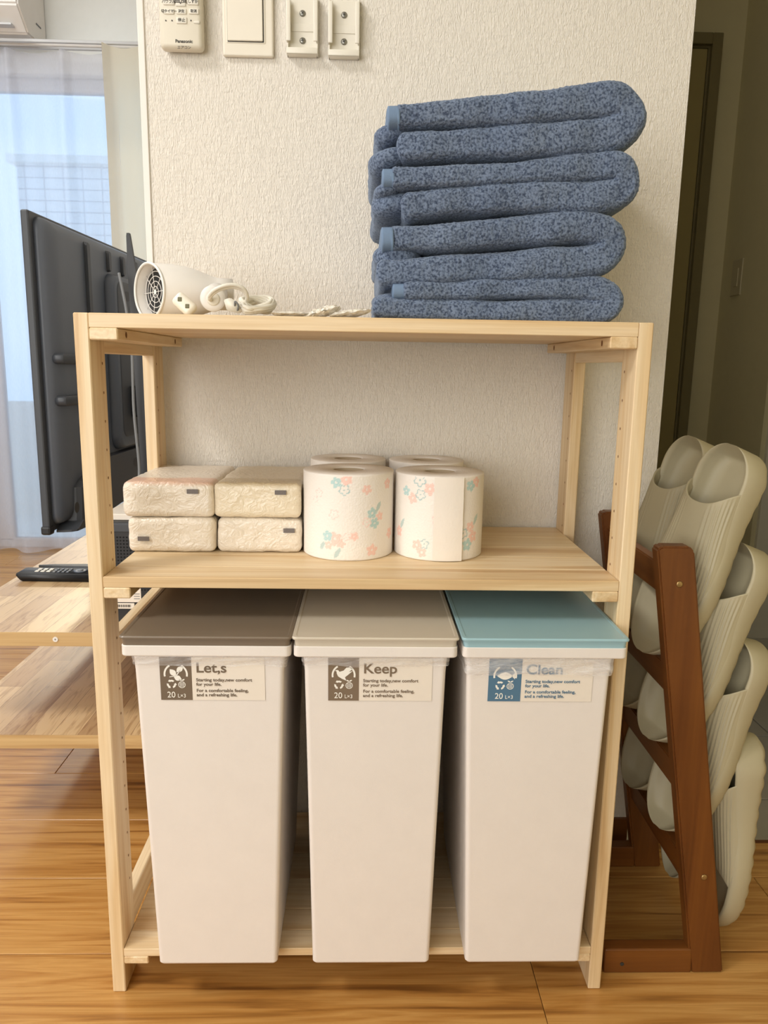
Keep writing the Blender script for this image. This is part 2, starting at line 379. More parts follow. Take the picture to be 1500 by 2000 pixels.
# ================================================================= TIMBER RACK
H, D, tp, pd, zm, zb, RW = .8315, .2950, .0161, .0471, .5429, .0623, .62
rack = empty('storage_rack', (RW/2, D/2, 0), 'open pine rack with three shelves standing against the textured wall', 'rack')
def rbox(name, x0, x1, y0, y1, z0, z1, mat, parent=rack, bev=.0012, base=(RW/2, D/2, 0)):
    o = box(name, x0, x1, y0, y1, z0, z1, mat, parent, bev, 1); o.location = Vector(o.location)-Vector(base); return o
for sx in (0, 1):
    for sy in (0, 1):
        x0 = 0 if sx == 0 else RW-tp; y0 = 0 if sy == 0 else D-pd
        p = rbox('post', x0, x0+tp, y0, y0+pd, 0, H, PINE['z'])
        hb = bmesh.new(); xi = tp if sx == 0 else RW-tp; yy = .036 if sy == 0 else D-.036; s = 1 if sx == 0 else -1
        c0 = Vector((x0+tp/2, y0+pd/2, 0)); z = .135
        while z < .80:
            if not (zm-.03 < z < zm):
                vs = [hb.verts.new((xi+s*.00025-c0.x, yy+.0013*math.cos(a*math.pi/5)-c0.y, z+.0017*math.sin(a*math.pi/5))) for a in range(10)]
                hb.faces.new(vs)
            z += .0322
        hh = obj('peg_hole', hb, HOLE, p); tag(hh, kind='stuff')
    x0 = 0.001 if sx == 0 else RW-tp+.001
    for z0, z1 in ((.790, .829), (.4185, .4585), (.062, .1025)):
        rbox('side_rail', x0, x0+tp-.002, pd, D-pd, z0, z1, PINE['y'])
for (z1, th, cl) in ((H, .0152, .0128), (zm, .0125, .0128), (zb, .0105, .0105)):
    sh = empty('shelf', (0, 0, 0)); sh.parent = rack; sh.location = (0, 0, z1-th)
    ys = [0, .0335, .0480, .1082, .165, .225, D]
    ys = [0, .048, .108, .165, .228, D] if z1 < H else [0, .07, .14, .21, D]
    if z1 == zb: ys = [0, .0316, .071, .13, .19, .25, D]
    for a, b in zip(ys, ys[1:]):
        rbox('shelf_plank', tp+.0003, RW-tp-.0003, a+(.0002 if a else -.0004), b-.0002, z1-th, z1, PINE['x'], sh, .0007, (RW/2, D/2, z1-th))
    for x0 in (tp+.0004, RW-tp-.0304):
        cl_ = rbox('cleat', x0, x0+.030, -.001, D-.008, z1-th-cl, z1-th-.0001, PINE['y'], sh, .0012, (RW/2, D/2, z1-th))
        if z1 == H:
            left = x0 < .3; xf = x0+.0303 if left else x0-.0003
            for yy in (.028, .246):
                sb = bmesh.new(); zc = z1-th-cl*.5
                sb.faces.new([sb.verts.new((xf-RW/2, yy-D/2+.0028*math.cos(a*math.pi/6), zc-(z1-th)+.0034*math.sin(a*math.pi/6))) for a in range(12)])
                q = obj('screw_hole', sb, HOLE, sh)
# ================================================================= BINS
bin_x = [(.0474, .2325), (.2335, .4147), (.4185, .6022)]
body_top = [(.0605, .2235), (.2460, .4025), (.4255, .5860)]
body_bot = [(.0671, .2102), (.2530, .3956), (.4400, .5818)]
lid_names = ['dark brown', 'greige', 'pale blue']; words = ["Let,s", "Keep", "Clean"]
lab_x = [(.088, .2026, .1226), (.2722, .3873, .3062), (.450, .5667, .4868)]
bl = ['white plastic bin with dark brown lid, leftmost on the bottom shelf', 'white plastic bin with greige lid, middle one of three', 'white plastic bin with pale blue lid, right on the bottom shelf']
def rr(x0, x1, y0, y1, r, z, n=5):
    out = []
    for cx, cy, a0 in ((x1-r, y1-r, 0), (x0+r, y1-r, 90), (x0+r, y0+r, 180), (x1-r, y0+r, 270)):
        for k in range(n+1):
            a = R_(a0+90*k/n); out.append(Vector((cx+r*math.cos(a), cy+r*math.sin(a), z)))
    return out
def poly_flat(bm, pts, y): 
    return bm.faces.new([bm.verts.new((x, y, z)) for x, z in pts])
def ring_arc(bm, cx, cz, r0, r1, a0, a1, y, n=20):
    a = [bm.verts.new((cx+r0*math.cos(R_(a0+(a1-a0)*k/n)), y, cz+r0*math.sin(R_(a0+(a1-a0)*k/n)))) for k in range(n+1)]
    b = [bm.verts.new((cx+r1*math.cos(R_(a0+(a1-a0)*k/n)), y, cz+r1*math.sin(R_(a0+(a1-a0)*k/n)))) for k in range(n+1)]
    for i in range(n): bm.faces.new((a[i], a[i+1], b[i+1], b[i]))
def ell(cx, cz, a, b, rot, n=18):
    c, s = math.cos(R_(rot)), math.sin(R_(rot)); return [(cx+a*math.cos(t)*c-b*math.sin(t)*s, cz+a*math.cos(t)*s+b*math.sin(t)*c) for t in [2*math.pi*k/n for k in range(n)]]
def leaf(cx, cz, L, w, rot, n=8):
    c, s = math.cos(R_(rot)), math.sin(R_(rot)); P = [(L*(k/n-.5), w*math.sin(math.pi*k/n)) for k in range(n+1)]+[(L*(.5-k/n), -w*math.sin(math.pi*k/n)) for k in range(1, n)]
    return [(cx+x*c-y*s, cz+x*s+y*c) for x, y in P]
for i in range(3):
    X0, X1 = bin_x[i]; tx0, tx1 = body_top[i]; bx0, bx1 = body_bot[i]; cx = (X0+X1)/2
    y0t, y0b, yb = -.044, -.0262, .262
    root = empty('waste_bin', (cx, .11, zb), bl[i], 'waste bin', 'three slim waste bins on the bottom shelf')
    o3 = Vector((cx, .11, zb))
    bm = bmesh.new()
    zt = .4686
    rings = [rr(bx0+.002, bx1-.002, y0b+.002, yb-.028, .004, zb+.0002), rr(bx0, bx1, y0b, yb-.026, .005, zb+.003)]
    for k in range(1, 9):
        f = k/8; z = zb+.003+(zt-.02-zb-.003)*f
        rings.append(rr(bx0+(tx0-bx0)*f, bx1+(tx1-bx1)*f, y0b+(y0t-y0b)*f, yb-.026*(1-f), .005, z))
    rings.append(rr(tx0-.0015, tx1+.0015, y0t-.001, yb, .006, zt))
    loft(bm, [[p-o3 for p in r] for r in rings])
    body = obj('body', bm, BINW, root, False)
    for p in body.data.polygons: p.use_smooth = False
    bm = bmesh.new()   # rim skirt
    rim0, rim1 = X0+.0015, X1-.0012
    loft(bm, [[p-o3 for p in r] for r in [rr(rim0, rim1, -.0500, yb+.003, .006, zt), rr(rim0-.0005, rim1+.0005, -.0505, yb+.003, .006, zt+.001), rr(rim0-.0005, rim1+.0005, -.0505, yb+.003, .006, .4800), rr(rim0, rim1, -.0500, yb+.003, .006, .4806)]])
    obj('rim', bm, BINW, root)
    bm = bmesh.new(); lx0, lx1 = X0+.0005, X1-.0002
    loft(bm, [[p-o3 for p in r] for r in [rr(lx0+.0018, lx1-.0018, -.0495, yb+.004, .005, .4803), rr(lx0+.0012, lx1-.0012, -.0500, yb+.004, .005, .4880), rr(lx0-.0008, lx1+.0008, -.0520, yb+.005, .005, .4888), rr(lx0-.0010, lx1+.0010, -.0522, yb+.005, .005, .4903), rr(lx0, lx1, -.0512, yb+.004, .005, .4916), rr(lx0+.003, lx1-.003, -.048, yb+.001, .005, .4917), rr(lx0+.0045, lx1-.0045, -.0465, yb-.001, .004, .4912)]])
    tag(obj('lid', bm, LIDS[i], root), 'flat %s lid' % lid_names[i])
    # sticker (front face leans: follow it)
    def fy(z): return y0b+(y0t-y0b)*((z-zb-.003)/(zt-.02-zb-.003))
    zl0, zl1 = .4147, .4660; a, b, sp = lab_x[i]; ang = math.atan((fy(zl1)-fy(zl0))/(zl1-zl0)); cz = (zl0+zl1)/2
    lab = empty('sticker', (0, 0, 0)); lab.parent = root; lab.location = (0-cx+(a+b)/2, fy(cz)-.0006-.11, cz-zb); lab.rotation_euler = (-ang, 0, 0)
    mx = (a+b)/2; hh = (zl1-zl0)/2
    bm = bmesh.new(); poly_flat(bm, [(a-mx, -hh), (b-mx, -hh), (b-mx, hh), (a-mx, hh)], 0); obj('sticker_sheet', bm, STICK, lab)
    bm = bmesh.new(); poly_flat(bm, [(a-mx, -hh), (sp-mx, -hh), (sp-mx, hh), (a-mx, hh)], -.00015); obj('sticker_panel', bm, INKS[i], lab)
    pc = (a+sp)/2-mx; bm = bmesh.new(); Y = -.0003
    zc = hh-.0195
    ring_arc(bm, pc, zc-.001, .0112, .0132, -12, 58, Y); ring_arc(bm, pc, zc-.001, .0112, .0132, 122, 192, Y)
    if i == 0:
        poly_flat(bm, leaf(pc-.003, zc+.001, .0105, .0033, 128), Y); poly_flat(bm, leaf(pc+.0045, zc+.005, .010, .0030, 45), Y); poly_flat(bm, leaf(pc+.002, zc-.0055, .009, .0032, -20), Y)
        poly_flat(bm, [(pc-.007, zc-.0045), (pc+.001, zc-.003), (pc+.0055, zc+.004), (pc+.0048, zc+.0045), (pc+.0003, zc-.002), (pc-.007, zc-.0038)], Y)
    elif i == 1:
        P = [(-.0095, .0042), (-.0078, .0052), (-.006, .005), (-.0045, .003), (0, .0045), (.003, .008), (.0075, .0085), (.0105, .007), (.006, .003), (.010, .004), (.0045, -.001), (.0015, -.0035), (.003, -.0075), (-.0015, -.0055), (-.006, -.0025), (-.0075, .0008), (-.0078, .0035)]
        poly_flat(bm, [(pc+x, zc+z) for x, z in P], Y)
    else:
        poly_flat(bm, leaf(pc, zc-.001, .018, .0045, 0), Y); poly_flat(bm, [(pc+.007, zc-.001), (pc+.011, zc+.003), (pc+.011, zc-.005)], Y)
    # recycling arrows
    rx, rz = pc-.0052, -.0065
    for k in range(3):
        t0 = 90+120*k; P = []
        for (rad, da) in ((.0052, -40), (.0052, -10), (.0052, 20), (.0060, 20), (.0048, 48), (.0024, 20), (.0032, 20), (.0030, -10), (.0032, -38)):
            an = R_(t0+da); P.append((rx+rad*math.cos(an), rz+rad*math.sin(an)))
        poly_flat(bm, P, Y)
    ax, az = pc+.0062, -.0072    # apple / globe outline with leaves
    ring_arc(bm, ax, az, .0034, .0040, 0, 360, Y, 24)
    for dz in (-.0016, 0, .0016): poly_flat(bm, [(ax-.0033, az+dz-.0002), (ax+.0033, az+dz-.0002), (ax+.0033, az+dz+.0002), (ax-.0033, az+dz+.0002)], Y)
    for dx in (-.0016, 0, .0016): poly_flat(bm, [(ax+dx-.0002, az-.0033), (ax+dx+.0002, az-.0033), (ax+dx+.0002, az+.0033), (ax+dx-.0002, az+.0033)], Y-.00002)
    poly_flat(bm, leaf(ax-.0016, az+.0057, .004, .0008, 150), Y); poly_flat(bm, leaf(ax+.0016, az+.0057, .004, .0008, 30), Y)
    obj('sticker_icons', bm, INKW, lab)
    text('lettering', '20', pc-.0105, Y, -hh+.0032, .0098, INKW, lab, sx=.95); text('lettering', 'L×3', pc+.0010, Y, -hh+.0032, .0062, INKW, lab, sx=.95)
    tx = sp-mx+.0045
    text('lettering', words[i], tx, Y, hh-.0180, .0165, INKS[i], lab, off=.00022, sx=1.08)
    for ln, zz in (("Starting today,new comfort", -.0020), ("for your life.", -.0073), ("For a comfortable feeling,", -.0147), ("and a refreshing life.", -.0200)):
        text('lettering', ln, tx, Y, zz-.001, .0052, INKS[i], lab, off=.00005, sx=1.06)
    # plastic bag folded over the rim
    bm = bmesh.new(); n = 150; rr0 = rr(tx0-.003, tx1+.004, y0t-.0035, yb-.02, .006, 0, 6)
    per = []
    m = len(rr0)
    for k in range(m):
        A, B = rr0[k], rr0[(k+1) % m]; s = max(1, int((B-A).length/.0025))
        for q in range(s): per.append(A.lerp(B, q/s))
    drop = [.0125, .0115, .022][i]
    rows = []
    for j in range(9):
        f = j/8; row = []
        for q, p in enumerate(per):
            d = drop*(1+.25*noise.noise(Vector((p.x*35, p.y*35, i*7))))
            w = .0011*noise.noise(Vector((p.x*60+f*2, p.y*60, f*3.5+i*5)))+.0004*math.sin(f*9+p.x*90)
            cen = Vector(((tx0+tx1)/2, (y0t+yb)/2, 0)); out = (p-cen).normalized()
            zz = zt-.0004-d*f; pp = p+out*(w+.0005-.0022*f)
            if pp.y < fy(zz)-.0008 or True:
                row.append(Vector((pp.x, min(pp.y, max(pp.y, y0t-.0035)) , zz))-o3)
        rows.append(row)
    loft(bm, rows, False, False); obj('bag', bm, BAGW if i == 2 else BAG, root, True)
    # loose film over the rim front
    if i != 1:
        pass
# ================================================================= TISSUE PACKS
def tissue(x, y, z, w, d, h, mat, label, sq, seed, rz=0):
    r = empty('tissue_pack', (x, y, z), label, 'tissue pack', 'soft tissue packs on the middle shelf', (0, 0, rz))
    bm = bmesh.new(); bmesh.ops.create_cube(bm, size=1); 
    for v in bm.verts: v.co = Vector((v.co.x*w, v.co.y*d, (v.co.z+.5)*h))
    bmesh.ops.bevel(bm, geom=bm.edges[:], offset=.0075, segments=4, affect='EDGES', profile=.5)
    bmesh.ops.subdivide_edges(bm, edges=[e for e in bm.edges if e.calc_length() > .012], cuts=14, use_grid_fill=True)
    for v in bm.verts:
        p = v.co.copy(); nn = noise.noise(p*38+Vector((seed*9, 0, 0)))*.0016+noise.noise(p*110+Vector((seed, 5, 0)))*.0009
        c = Vector((0, 0, h/2)); dr_ = Vector((p.x/w, p.y/d, (p.z-h/2)/h)).normalized()
        v.co += dr_*nn
        v.co.z = max(v.co.z, .0002)
    obj('wrapped_block', bm, mat, r, True)
    bm = bmesh.new(); sx, sz = sq; prism(bm, [(sx-.0072, sz-.0028), (sx+.0072, sz-.0028), (sx+.0072, sz+.0028), (sx-.0072, sz+.0028)], -d/2-.0022, -d/2-.0015)
    obj('date_mark', bm, plain('smudged_grey', srgb(112, 104, 100), .5, .3, 600), r)
    # crimped end seam
    bm = bmesh.new(); n = 40
    rows = [[Vector((-w/2+.01+(w-.02)*k/n, -d/2-.0012-.0016*math.sin(k*1.9)*f, h*.02+f*.002)) for k in range(n+1)] for f in (0, 1, 2)]
    return r
zt_ = zm+.0002
tissue(.0655, .200, zt_, .110, .172, .0452, WR3, 'lower left soft tissue pack, plain cream, grey mark at left', (-.035, .018), 1)
tissue(.1765, .202, zt_, .1075, .172, .0452, WR3, 'lower right soft tissue pack, grey mark at right edge, beside paper rolls', (.038, .030), 2)
tissue(.0625, .199, zt_+.0456, .114, .172, .0450, WR1, 'upper left soft tissue pack with a pink band on top', (.032, .034), 3)
tissue(.1760, .200, zt_+.0456, .1095, .172, .0450, WR2, 'upper right soft tissue pack with a tan band on top', (.030, .034), 4, R_(-1))
# ================================================================= PAPER ROLLS
ZF = {1: (430, 311, [(350,285,'t',1),(422,265,'p',1.1),(408,335,'o',1),(230,355,'q',.8),(565,330,'p',.9),(335,500,'q',.9),(645,445,'l',1),(603,490,'t',1),(655,510,'p',.8),(568,550,'q',.9),(620,560,'t',1),(290,648,'t',1),(345,668,'p',1.3),(385,700,'p',.8),(300,710,'p',.8),(360,765,'l',1.1),(605,745,'p',1.1),(480,650,'p',.8),(425,655,'q',.7),(705,285,'p',1),(722,630,'p',1),(205,400,'q',.6),(255,715,'l',.6)]),
      2: (1037, 296, [(815,335,'t',.9),(905,260,'o',1.2),(912,360,'o',1),(860,385,'p',1),(975,320,'p',1.1),(1030,530,'q',.9),(895,710,'p',1),(945,700,'o',.9),(930,760,'p',.9),(790,565,'l',1),(770,620,'p',1),(1250,290,'t',1),(1285,262,'p',1),(1110,395,'l',1),(1130,440,'l',1),(1150,620,'p',1.3),(1160,665,'p',1.1),(1210,620,'o',1),(1255,575,'p',1),(1290,520,'l',1.1),(1275,640,'p',1.1),(1240,700,'t',1.1),(1095,700,'q',1),(1140,260,'q',1)]),
      0: (0, 300, [])}
def flist(kind, R, h):
    c, hw, L = ZF[kind]; out = []
    for zx, zy, k, s in L:
        q = max(-.985, min(.985, (zx-c)/hw)); ph = math.asin(q); zb_ = 820-45*(1-math.cos(ph)); v = (zb_-zy)/585*h
        th = R_(-90 if kind == 1 else -96)+ph*.94
        out.append(((th+math.pi)*R, v, k, s))
    return out
COLS = {'t': (.36, .62, .62), 'p': (.93, .55, .46), 'o': (.30, .50, .52), 'q': (.93, .62, .56), 'l': (.34, .52, .50)}
def flower_col(u, v, base, FLS):
    """u metres around, v metres up"""
    for (fu, fv, k, s) in FLS:
        du = u-fu; dv = v-fv
        for wrap in (0,):
            d = math.hypot(du+wrap, dv); R = .0074*s
            if d < R*1.25:
                th = math.atan2(dv, du+wrap)
                if k == 'l':
                    a = (du+wrap)*.5+dv*.86; b = -(du+wrap)*.86+dv*.5
                    if abs(b) < .0028*(1-(a/.008)**2) and abs(a) < .008: return [base[i]*.35+COLS[k][i]*.65 for i in range(3)]
                    continue
                pr = R*(.62+.38*abs(math.cos(2.5*(th+fu*90))))
                if k in 'oq':
                    if pr*.80 < d < pr*1.02 or d < R*.14: return [base[i]*.25+COLS[k][i]*.75 for i in range(3)]
                elif d < pr and d > R*.16: 
                    f = .72+.2*math.sin(d*2600); return [base[i]*(1-f)+COLS[k][i]*f for i in range(3)]
    return base
def roll(x, y, z, label, flap, rot, kind, R=.0583, h=.1035):
    t = empty('paper_roll', (x, y, z), label, 'toilet roll', 'four toilet rolls on the middle shelf', (0, 0, rot))
    n, mz = 300, 84; bm = bmesh.new(); rings = []; base = [.88, .82, .75]
    prof = [(R-.0012, 0)]+[(R, .001+(h-.002)*k/mz) for k in range(mz+1)]+[(R-.0012, h), (R*.7, h+.0003), (.0215, h+.0002), (.0205, h-.0008), (.0200, .004)]
    for r, zz in prof: rings.append([Vector((r*math.cos(2*math.pi*k/n)*(1+.004*math.sin(2*math.pi*k/n*3)), r*math.sin(2*math.pi*k/n), zz)) for k in range(n)])
    loft(bm, rings, True, False)
    me = bpy.data.meshes.new('paper'); bmesh.ops.recalc_face_normals(bm, faces=bm.faces[:]); bm.to_mesh(me); bm.free()
    ca = me.color_attributes.new('print', 'FLOAT_COLOR', 'POINT')
    FS = flist(kind, R, h)
    for v in me.vertices:
        r = math.hypot(v.co.x, v.co.y); c = base
        if r > R*.985 and .002 < v.co.z < h-.002:
            u = (math.atan2(v.co.y, v.co.x)+math.pi)*R; c = flower_col(u, v.co.z, base, FS)
        ca.data[v.index].color = (c[0], c[1], c[2], 1)
    o = obj_me('paper', me, PAPER, t, True)
    bm = bmesh.new(); loft(bm, [[Vector((.0199*math.cos(2*math.pi*k/32), .0199*math.sin(2*math.pi*k/32), zz)) for k in range(32)] for zz in (.003, h-.0012)], False, False)
    obj('core', bm, plain('core_card', srgb(196, 176, 148), .9), t, True)
    if flap:
        bm = bmesh.new(); rows = []
        for k in range(15):
            f = k/14; a0 = R_(flap)+.62*f-.31; off = .0008+.0035*f*f
            rows.append([Vector(((R+off+.0008*noise.noise(Vector((f*3, j*.5, 1))))*math.cos(a0), (R+off)*math.sin(a0), (h-.0025)*(j/20)+.001+(.0008*math.sin(j)))) for j in range(21)])
        loft(bm, rows, False, False, False); obj('loose_sheet', bm, PWHITE, t, True)

roll(.2895, .1360, zt_, 'flower-printed toilet roll at front, next to the tissue packs', None, 0, 1, .0580, .1075)
roll(.4072, .1368, zt_, 'flower-printed toilet roll at front right with a loose end hanging down', -84, 0, 2, .0570, .1065)
roll(.2865, .2478, zt_, 'toilet roll behind the left front roll, against the wall', None, R_(60), 0, .0535, .1085)
roll(.3985, .2478, zt_, 'toilet roll behind the right front roll, against the wall', None, R_(130), 0, .0535, .1080)

# ================================================================= TOWELS
def towel(name_lab, path, th, yc, yh, hem_s, seed, z_top_hem=None, lobes=()):
    """path: centreline (x, z) from the upper left end, round the right fold, back to the lower left end"""
    P = catmull([(x, 0, z) for x, z in path], 26)
    # resample evenly
    L = [0]
    for a, b in zip(P, P[1:]): L.append(L[-1]+(b-a).length)
    N = int(L[-1]/.0017); Q = []; j = 0
    for i in range(N+1):
        s = L[-1]*i/N
        while j < len(L)-2 and L[j+1] < s: j += 1
        f = (s-L[j])/max(1e-9, L[j+1]-L[j]); Q.append(P[j].lerp(P[j+1], f))
    root = empty('bath_towel', (sum(p[0] for p in path)/len(path), yc, min(p[1] for p in path)-th[0]), name_lab, 'towel', 'folded blue-grey bath towels in a stack')
    o3 = Vector(root.location); n = 116; rings = []; hem = []
    def tt(f):
        k = f*(len(th)-1); i = min(int(k), len(th)-2); return th[i]+(th[i+1]-th[i])*(k-i)
    for i, q in enumerate(Q):
        t = (Q[min(i+1, N)]-Q[max(i-1, 0)]).normalized(); nn = Vector((-t.z, 0, t.x))
        s = L[-1]*i/N; e = min(1, (s+.0008)/.004, (L[-1]-s+.0008)/.010); e = max(.15, math.sqrt(1-(1-e)**2))
        h = tt(i/N)*(1+.08*noise.noise(Vector((q.x*14, seed*3, q.z*14))))
        ring = []
        for k in range(n):
            a = 2*math.pi*k/n; ca, sa = math.cos(a), math.sin(a)
            # long in y, thick in nn : superellipse with rounder front
            yy = math.copysign(abs(ca)**.17, ca); zz = math.copysign(abs(sa)**.44, sa)
            y = yy*(yh-.006*(1-e)); z = zz*h*e
            p = q+Vector((0, y, 0))+nn*z
            out = (Vector((0, ca*.6, 0))+nn*sa).normalized()
            big = noise.noise(p*26+Vector((seed*7, 0, 0)))*.0030
            fz = noise.noise(p*330+Vector((seed, 0, 0)))*.00085+noise.noise(p*700)*.0007
            p = p+out*(big*.6+fz)+Vector((0, -1, 0))*(big if ca < 0 else 0)
            p.z = max(p.z, H+.0003); ring.append(p+Vector((0, yc, 0))-o3)
        rings.append(ring)
    bm = bmesh.new(); loft(bm, rings)
    # terry body without a strip for the hem
    obj('terry', bm, TERRY, root, True)
    # flat hem tape at the free end of the upper layer, on the front edge
    hs0, hl = hem_s
    rings = []; m = 12
    for i in range(m+1):
        s = hs0+hl*i/m; k = min(N, max(0, int(s/L[-1]*N))); q = Q[k].copy() if s >= 0 else Q[0]+(Q[0]-Q[6]).normalized()*(-s)
        t = (Q[min(k+3, N)]-Q[max(k-3, 0)]).normalized(); nn = Vector((-t.z, 0, t.x)); h = tt(0)*.97; ring = []
        e = 1 if i not in (0,) else .9
        for kk in range(40):
            a = 2*math.pi*kk/40; ca, sa = math.cos(a), math.sin(a)
            yy = math.copysign(abs(ca)**.22, ca); zz = math.copysign(abs(sa)**.7, sa)
            p = q+Vector((0, yy*(yh+.0012)*e, 0))+nn*zz*(h+.0008)*e; ring.append(p+Vector((0, yc, 0))-o3)
        rings.append(ring)
    bm = bmesh.new(); loft(bm, rings); obj('hem', bm, HEM, root, True)
    # rounded inner folds that peep out on the left
    bm = bmesh.new()
    for (x0, z0, x1, z1, r, dy) in lobes:
        rg = []
        for i in range(46):
            y = -yh+dy+(2*yh-dy-.01)*i/45; e = math.sqrt(max(0.02, 1-(1-min(1, (i+.4)/7))**2)); rg.append([])
            for k in range(44):
                a = 2*math.pi*k/44; cx, cz = (x0+x1)/2, (z0+z1)/2; dx, dz = (x1-x0)/2, (z1-z0)/2; Ld = math.hypot(dx, dz); ux, uz = dx/Ld, dz/Ld
                ca, sa = math.cos(a), math.sin(a); aa = (Ld+r)*math.copysign(abs(ca)**.7, ca)*e; bb = r*math.copysign(abs(sa)**.8, sa)*e
                p = Vector((cx+ux*aa-uz*bb, y, cz+uz*aa+ux*bb)); p += Vector((ca*ux, -.3, sa))*(noise.noise(p*330)*.0009+noise.noise(p*40+Vector((seed, 2, 0)))*.0016)
                rg[-1].append(p+Vector((0, yc, 0))-o3)
        loft(bm, rg)
    if lobes: obj('inner_fold', bm, TERRY, root, True)
    return root
def X(px): return .308+(px-712)*.000571
def Z(py): return .8322+(622-py)*.000575
TY, TH = .152, .112
# centrelines measured on the stack; each towel is a U lying on its side
towel('bottommost folded blue-grey bath towel, lying directly on the rack top', [(X(786), Z(567)), (X(900), Z(563)), (X(1050), Z(556)), (X(1150), Z(556)), (X(1192), Z(566)), (X(1199), Z(583)), (X(1186), Z(596)), (X(1140), Z(600)), (X(1000), Z(602)), (X(850), Z(601)), (X(728), Z(599))], [.0108, .0112, .0125, .0155, .0165, .0130, .0125, .0125], TY, TH, (-.012, .0155), 1, lobes=[(X(745), Z(585), X(800), Z(584), .010, .012)])
towel('third towel from the top of the blue-grey towel stack', [(X(760), Z(470)), (X(880), Z(464)), (X(1040), Z(447)), (X(1130), Z(441)), (X(1178), Z(450)), (X(1190), Z(475)), (X(1174), Z(497)), (X(1110), Z(508)), (X(980), Z(518)), (X(850), Z(527)), (X(734), Z(534))], [.0145, .0158, .0172, .0190, .0190, .0170, .0165, .0165], TY-.001, TH-.001, (-.010, .0145), 2, lobes=[(X(752), Z(500), X(800), Z(500), .014, .010)])
towel('second towel from the top of the blue-grey towel stack', [(X(760), Z(361)), (X(880), Z(356)), (X(1040), Z(342)), (X(1150), Z(331)), (X(1196), Z(330)), (X(1212), Z(350)), (X(1203), Z(375)), (X(1150), Z(386)), (X(1020), Z(389)), (X(880), Z(400)), (X(780), Z(412))], [.0118, .0128, .0132, .0165, .0180, .0175, .0165, .0155], TY-.002, TH-.002, (-.010, .0145), 3, lobes=[(X(748), Z(405), X(790), Z(400), .014, .010), (X(742), Z(382), X(765), Z(378), .009, .006)])
towel('topmost towel of the blue-grey stack, thickest and tilted up to the right', [(X(768), Z(252)), (X(880), Z(245)), (X(1040), Z(229)), (X(1140), Z(217)), (X(1190), Z(216)), (X(1210), Z(238)), (X(1196), Z(264)), (X(1140), Z(278)), (X(1020), Z(289)), (X(880), Z(298)), (X(770), Z(305))], [.0128, .0155, .0178, .0200, .0205, .0185, .0170, .0165], TY-.003, TH-.003, (-.010, .0145), 4, lobes=[(X(740), Z(325), X(772), Z(315), .013, .010), (X(750), Z(278), X(772), Z(270), .013, .014)])

# ================================================================= HAIR DRYER AND BITS ON THE RACK TOP
zt = H+.0004
hd = empty('hair_dryer', (.082, .135, zt), 'white hair dryer lying on the rack top, round grille facing left', 'hair dryer')
o3 = Vector(hd.location); axd = Vector((.97, .24, 0)).normalized(); c0 = Vector((.0330, .118, H+.0335))
# rounded housing, cut obliquely at its intake end
bm = bmesh.new(); prof = []
for k in range(19):
    a = math.pi/2*k/18; prof.append((.0325*math.sin(a)+.0004, -.031*math.cos(a)))
prof += [(.0330, .012), (.0328, .024), (.0315, .036), (.0292, .047), (.0262, .057), (.0228, .066), (.0200, .074), (.0192, .080), (.0190, .096), (.0178, .0965), (.0172, .090)]
lathe(bm, prof, 64, axd, c0+axd*.018)
for v in bm.verts: v.co -= o3
gn = Vector((-.71, -.70, 0)).normalized(); gc = c0-o3+axd*.018+gn*.004
bmesh.ops.bisect_plane(bm, geom=bm.verts[:]+bm.edges[:]+bm.faces[:], plane_co=gc, plane_no=gn, clear_outer=True)
loopc = [v.co.copy() for v in bm.verts if abs((v.co-gc).dot(gn)) < 1e-5]
obj('housing', bm, WHITE, hd, True)
gu = Vector((-gn.y, gn.x, 0)).normalized()
gcen = sum(loopc, Vector())/len(loopc)
loopc.sort(key=lambda p: math.atan2((p-gcen).z, (p-gcen).dot(gu)))
lp = []
for p in loopc:
    if not lp or (p-lp[-1]).length > .0006: lp.append(p)
def closed_tube(bm, pts, r, n=8):
    m = len(pts); rings = []
    cc = sum(pts, Vector())/m
    for i, p in enumerate(pts):
        t = (pts[(i+1) % m]-pts[i-1]).normalized(); o = (p-cc).normalized(); b = t.cross(o).normalized(); o = b.cross(t)
        rings.append([p+(o*math.cos(2*math.pi*k/n)+b*math.sin(2*math.pi*k/n))*r for k in range(n)])
    rings.append(rings[0]); vr = [[bm.verts.new(p) for p in r] for r in rings[:-1]]; vr.append(vr[0])
    for a, b in zip(vr, vr[1:]):
        for i in range(n): bm.faces.new((a[i], a[(i+1) % n], b[(i+1) % n], b[i]))
bm = bmesh.new(); closed_tube(bm, lp, .0017); obj('intake_rim', bm, WHITE, hd, True)
bm = bmesh.new(); bm.faces.new([bm.verts.new(gcen+(p-gcen)*.885-gn*.0135) for p in lp]); obj('intake_cavity', bm, BLACK, hd)
bm = bmesh.new(); loft(bm, [[gcen+(p-gcen)*f-gn*d for p in lp] for f, d in ((.98, 0), (.94, .005), (.91, .010), (.885, .014))], False, False); obj('intake_funnel', bm, WHITE, hd, True)
bm = bmesh.new()
for f in (.22, .42, .62, .81): closed_tube(bm, [gcen+(p-gcen)*f*.91-gn*.0100 for p in lp], .00045, 6)
for k in range(8):
    p = lp[int(len(lp)*k/8)]; tube(bm, [gcen+(p-gcen)*.05-gn*.0100, gcen+(p-gcen)*.905-gn*.0100], .00045, 6)
disc_c = [gcen+(p-gcen)*.09-gn*.0095 for p in lp]; bm.faces.new([bm.verts.new(p) for p in disc_c])
obj('intake_grille', bm, WHITE, hd, True)
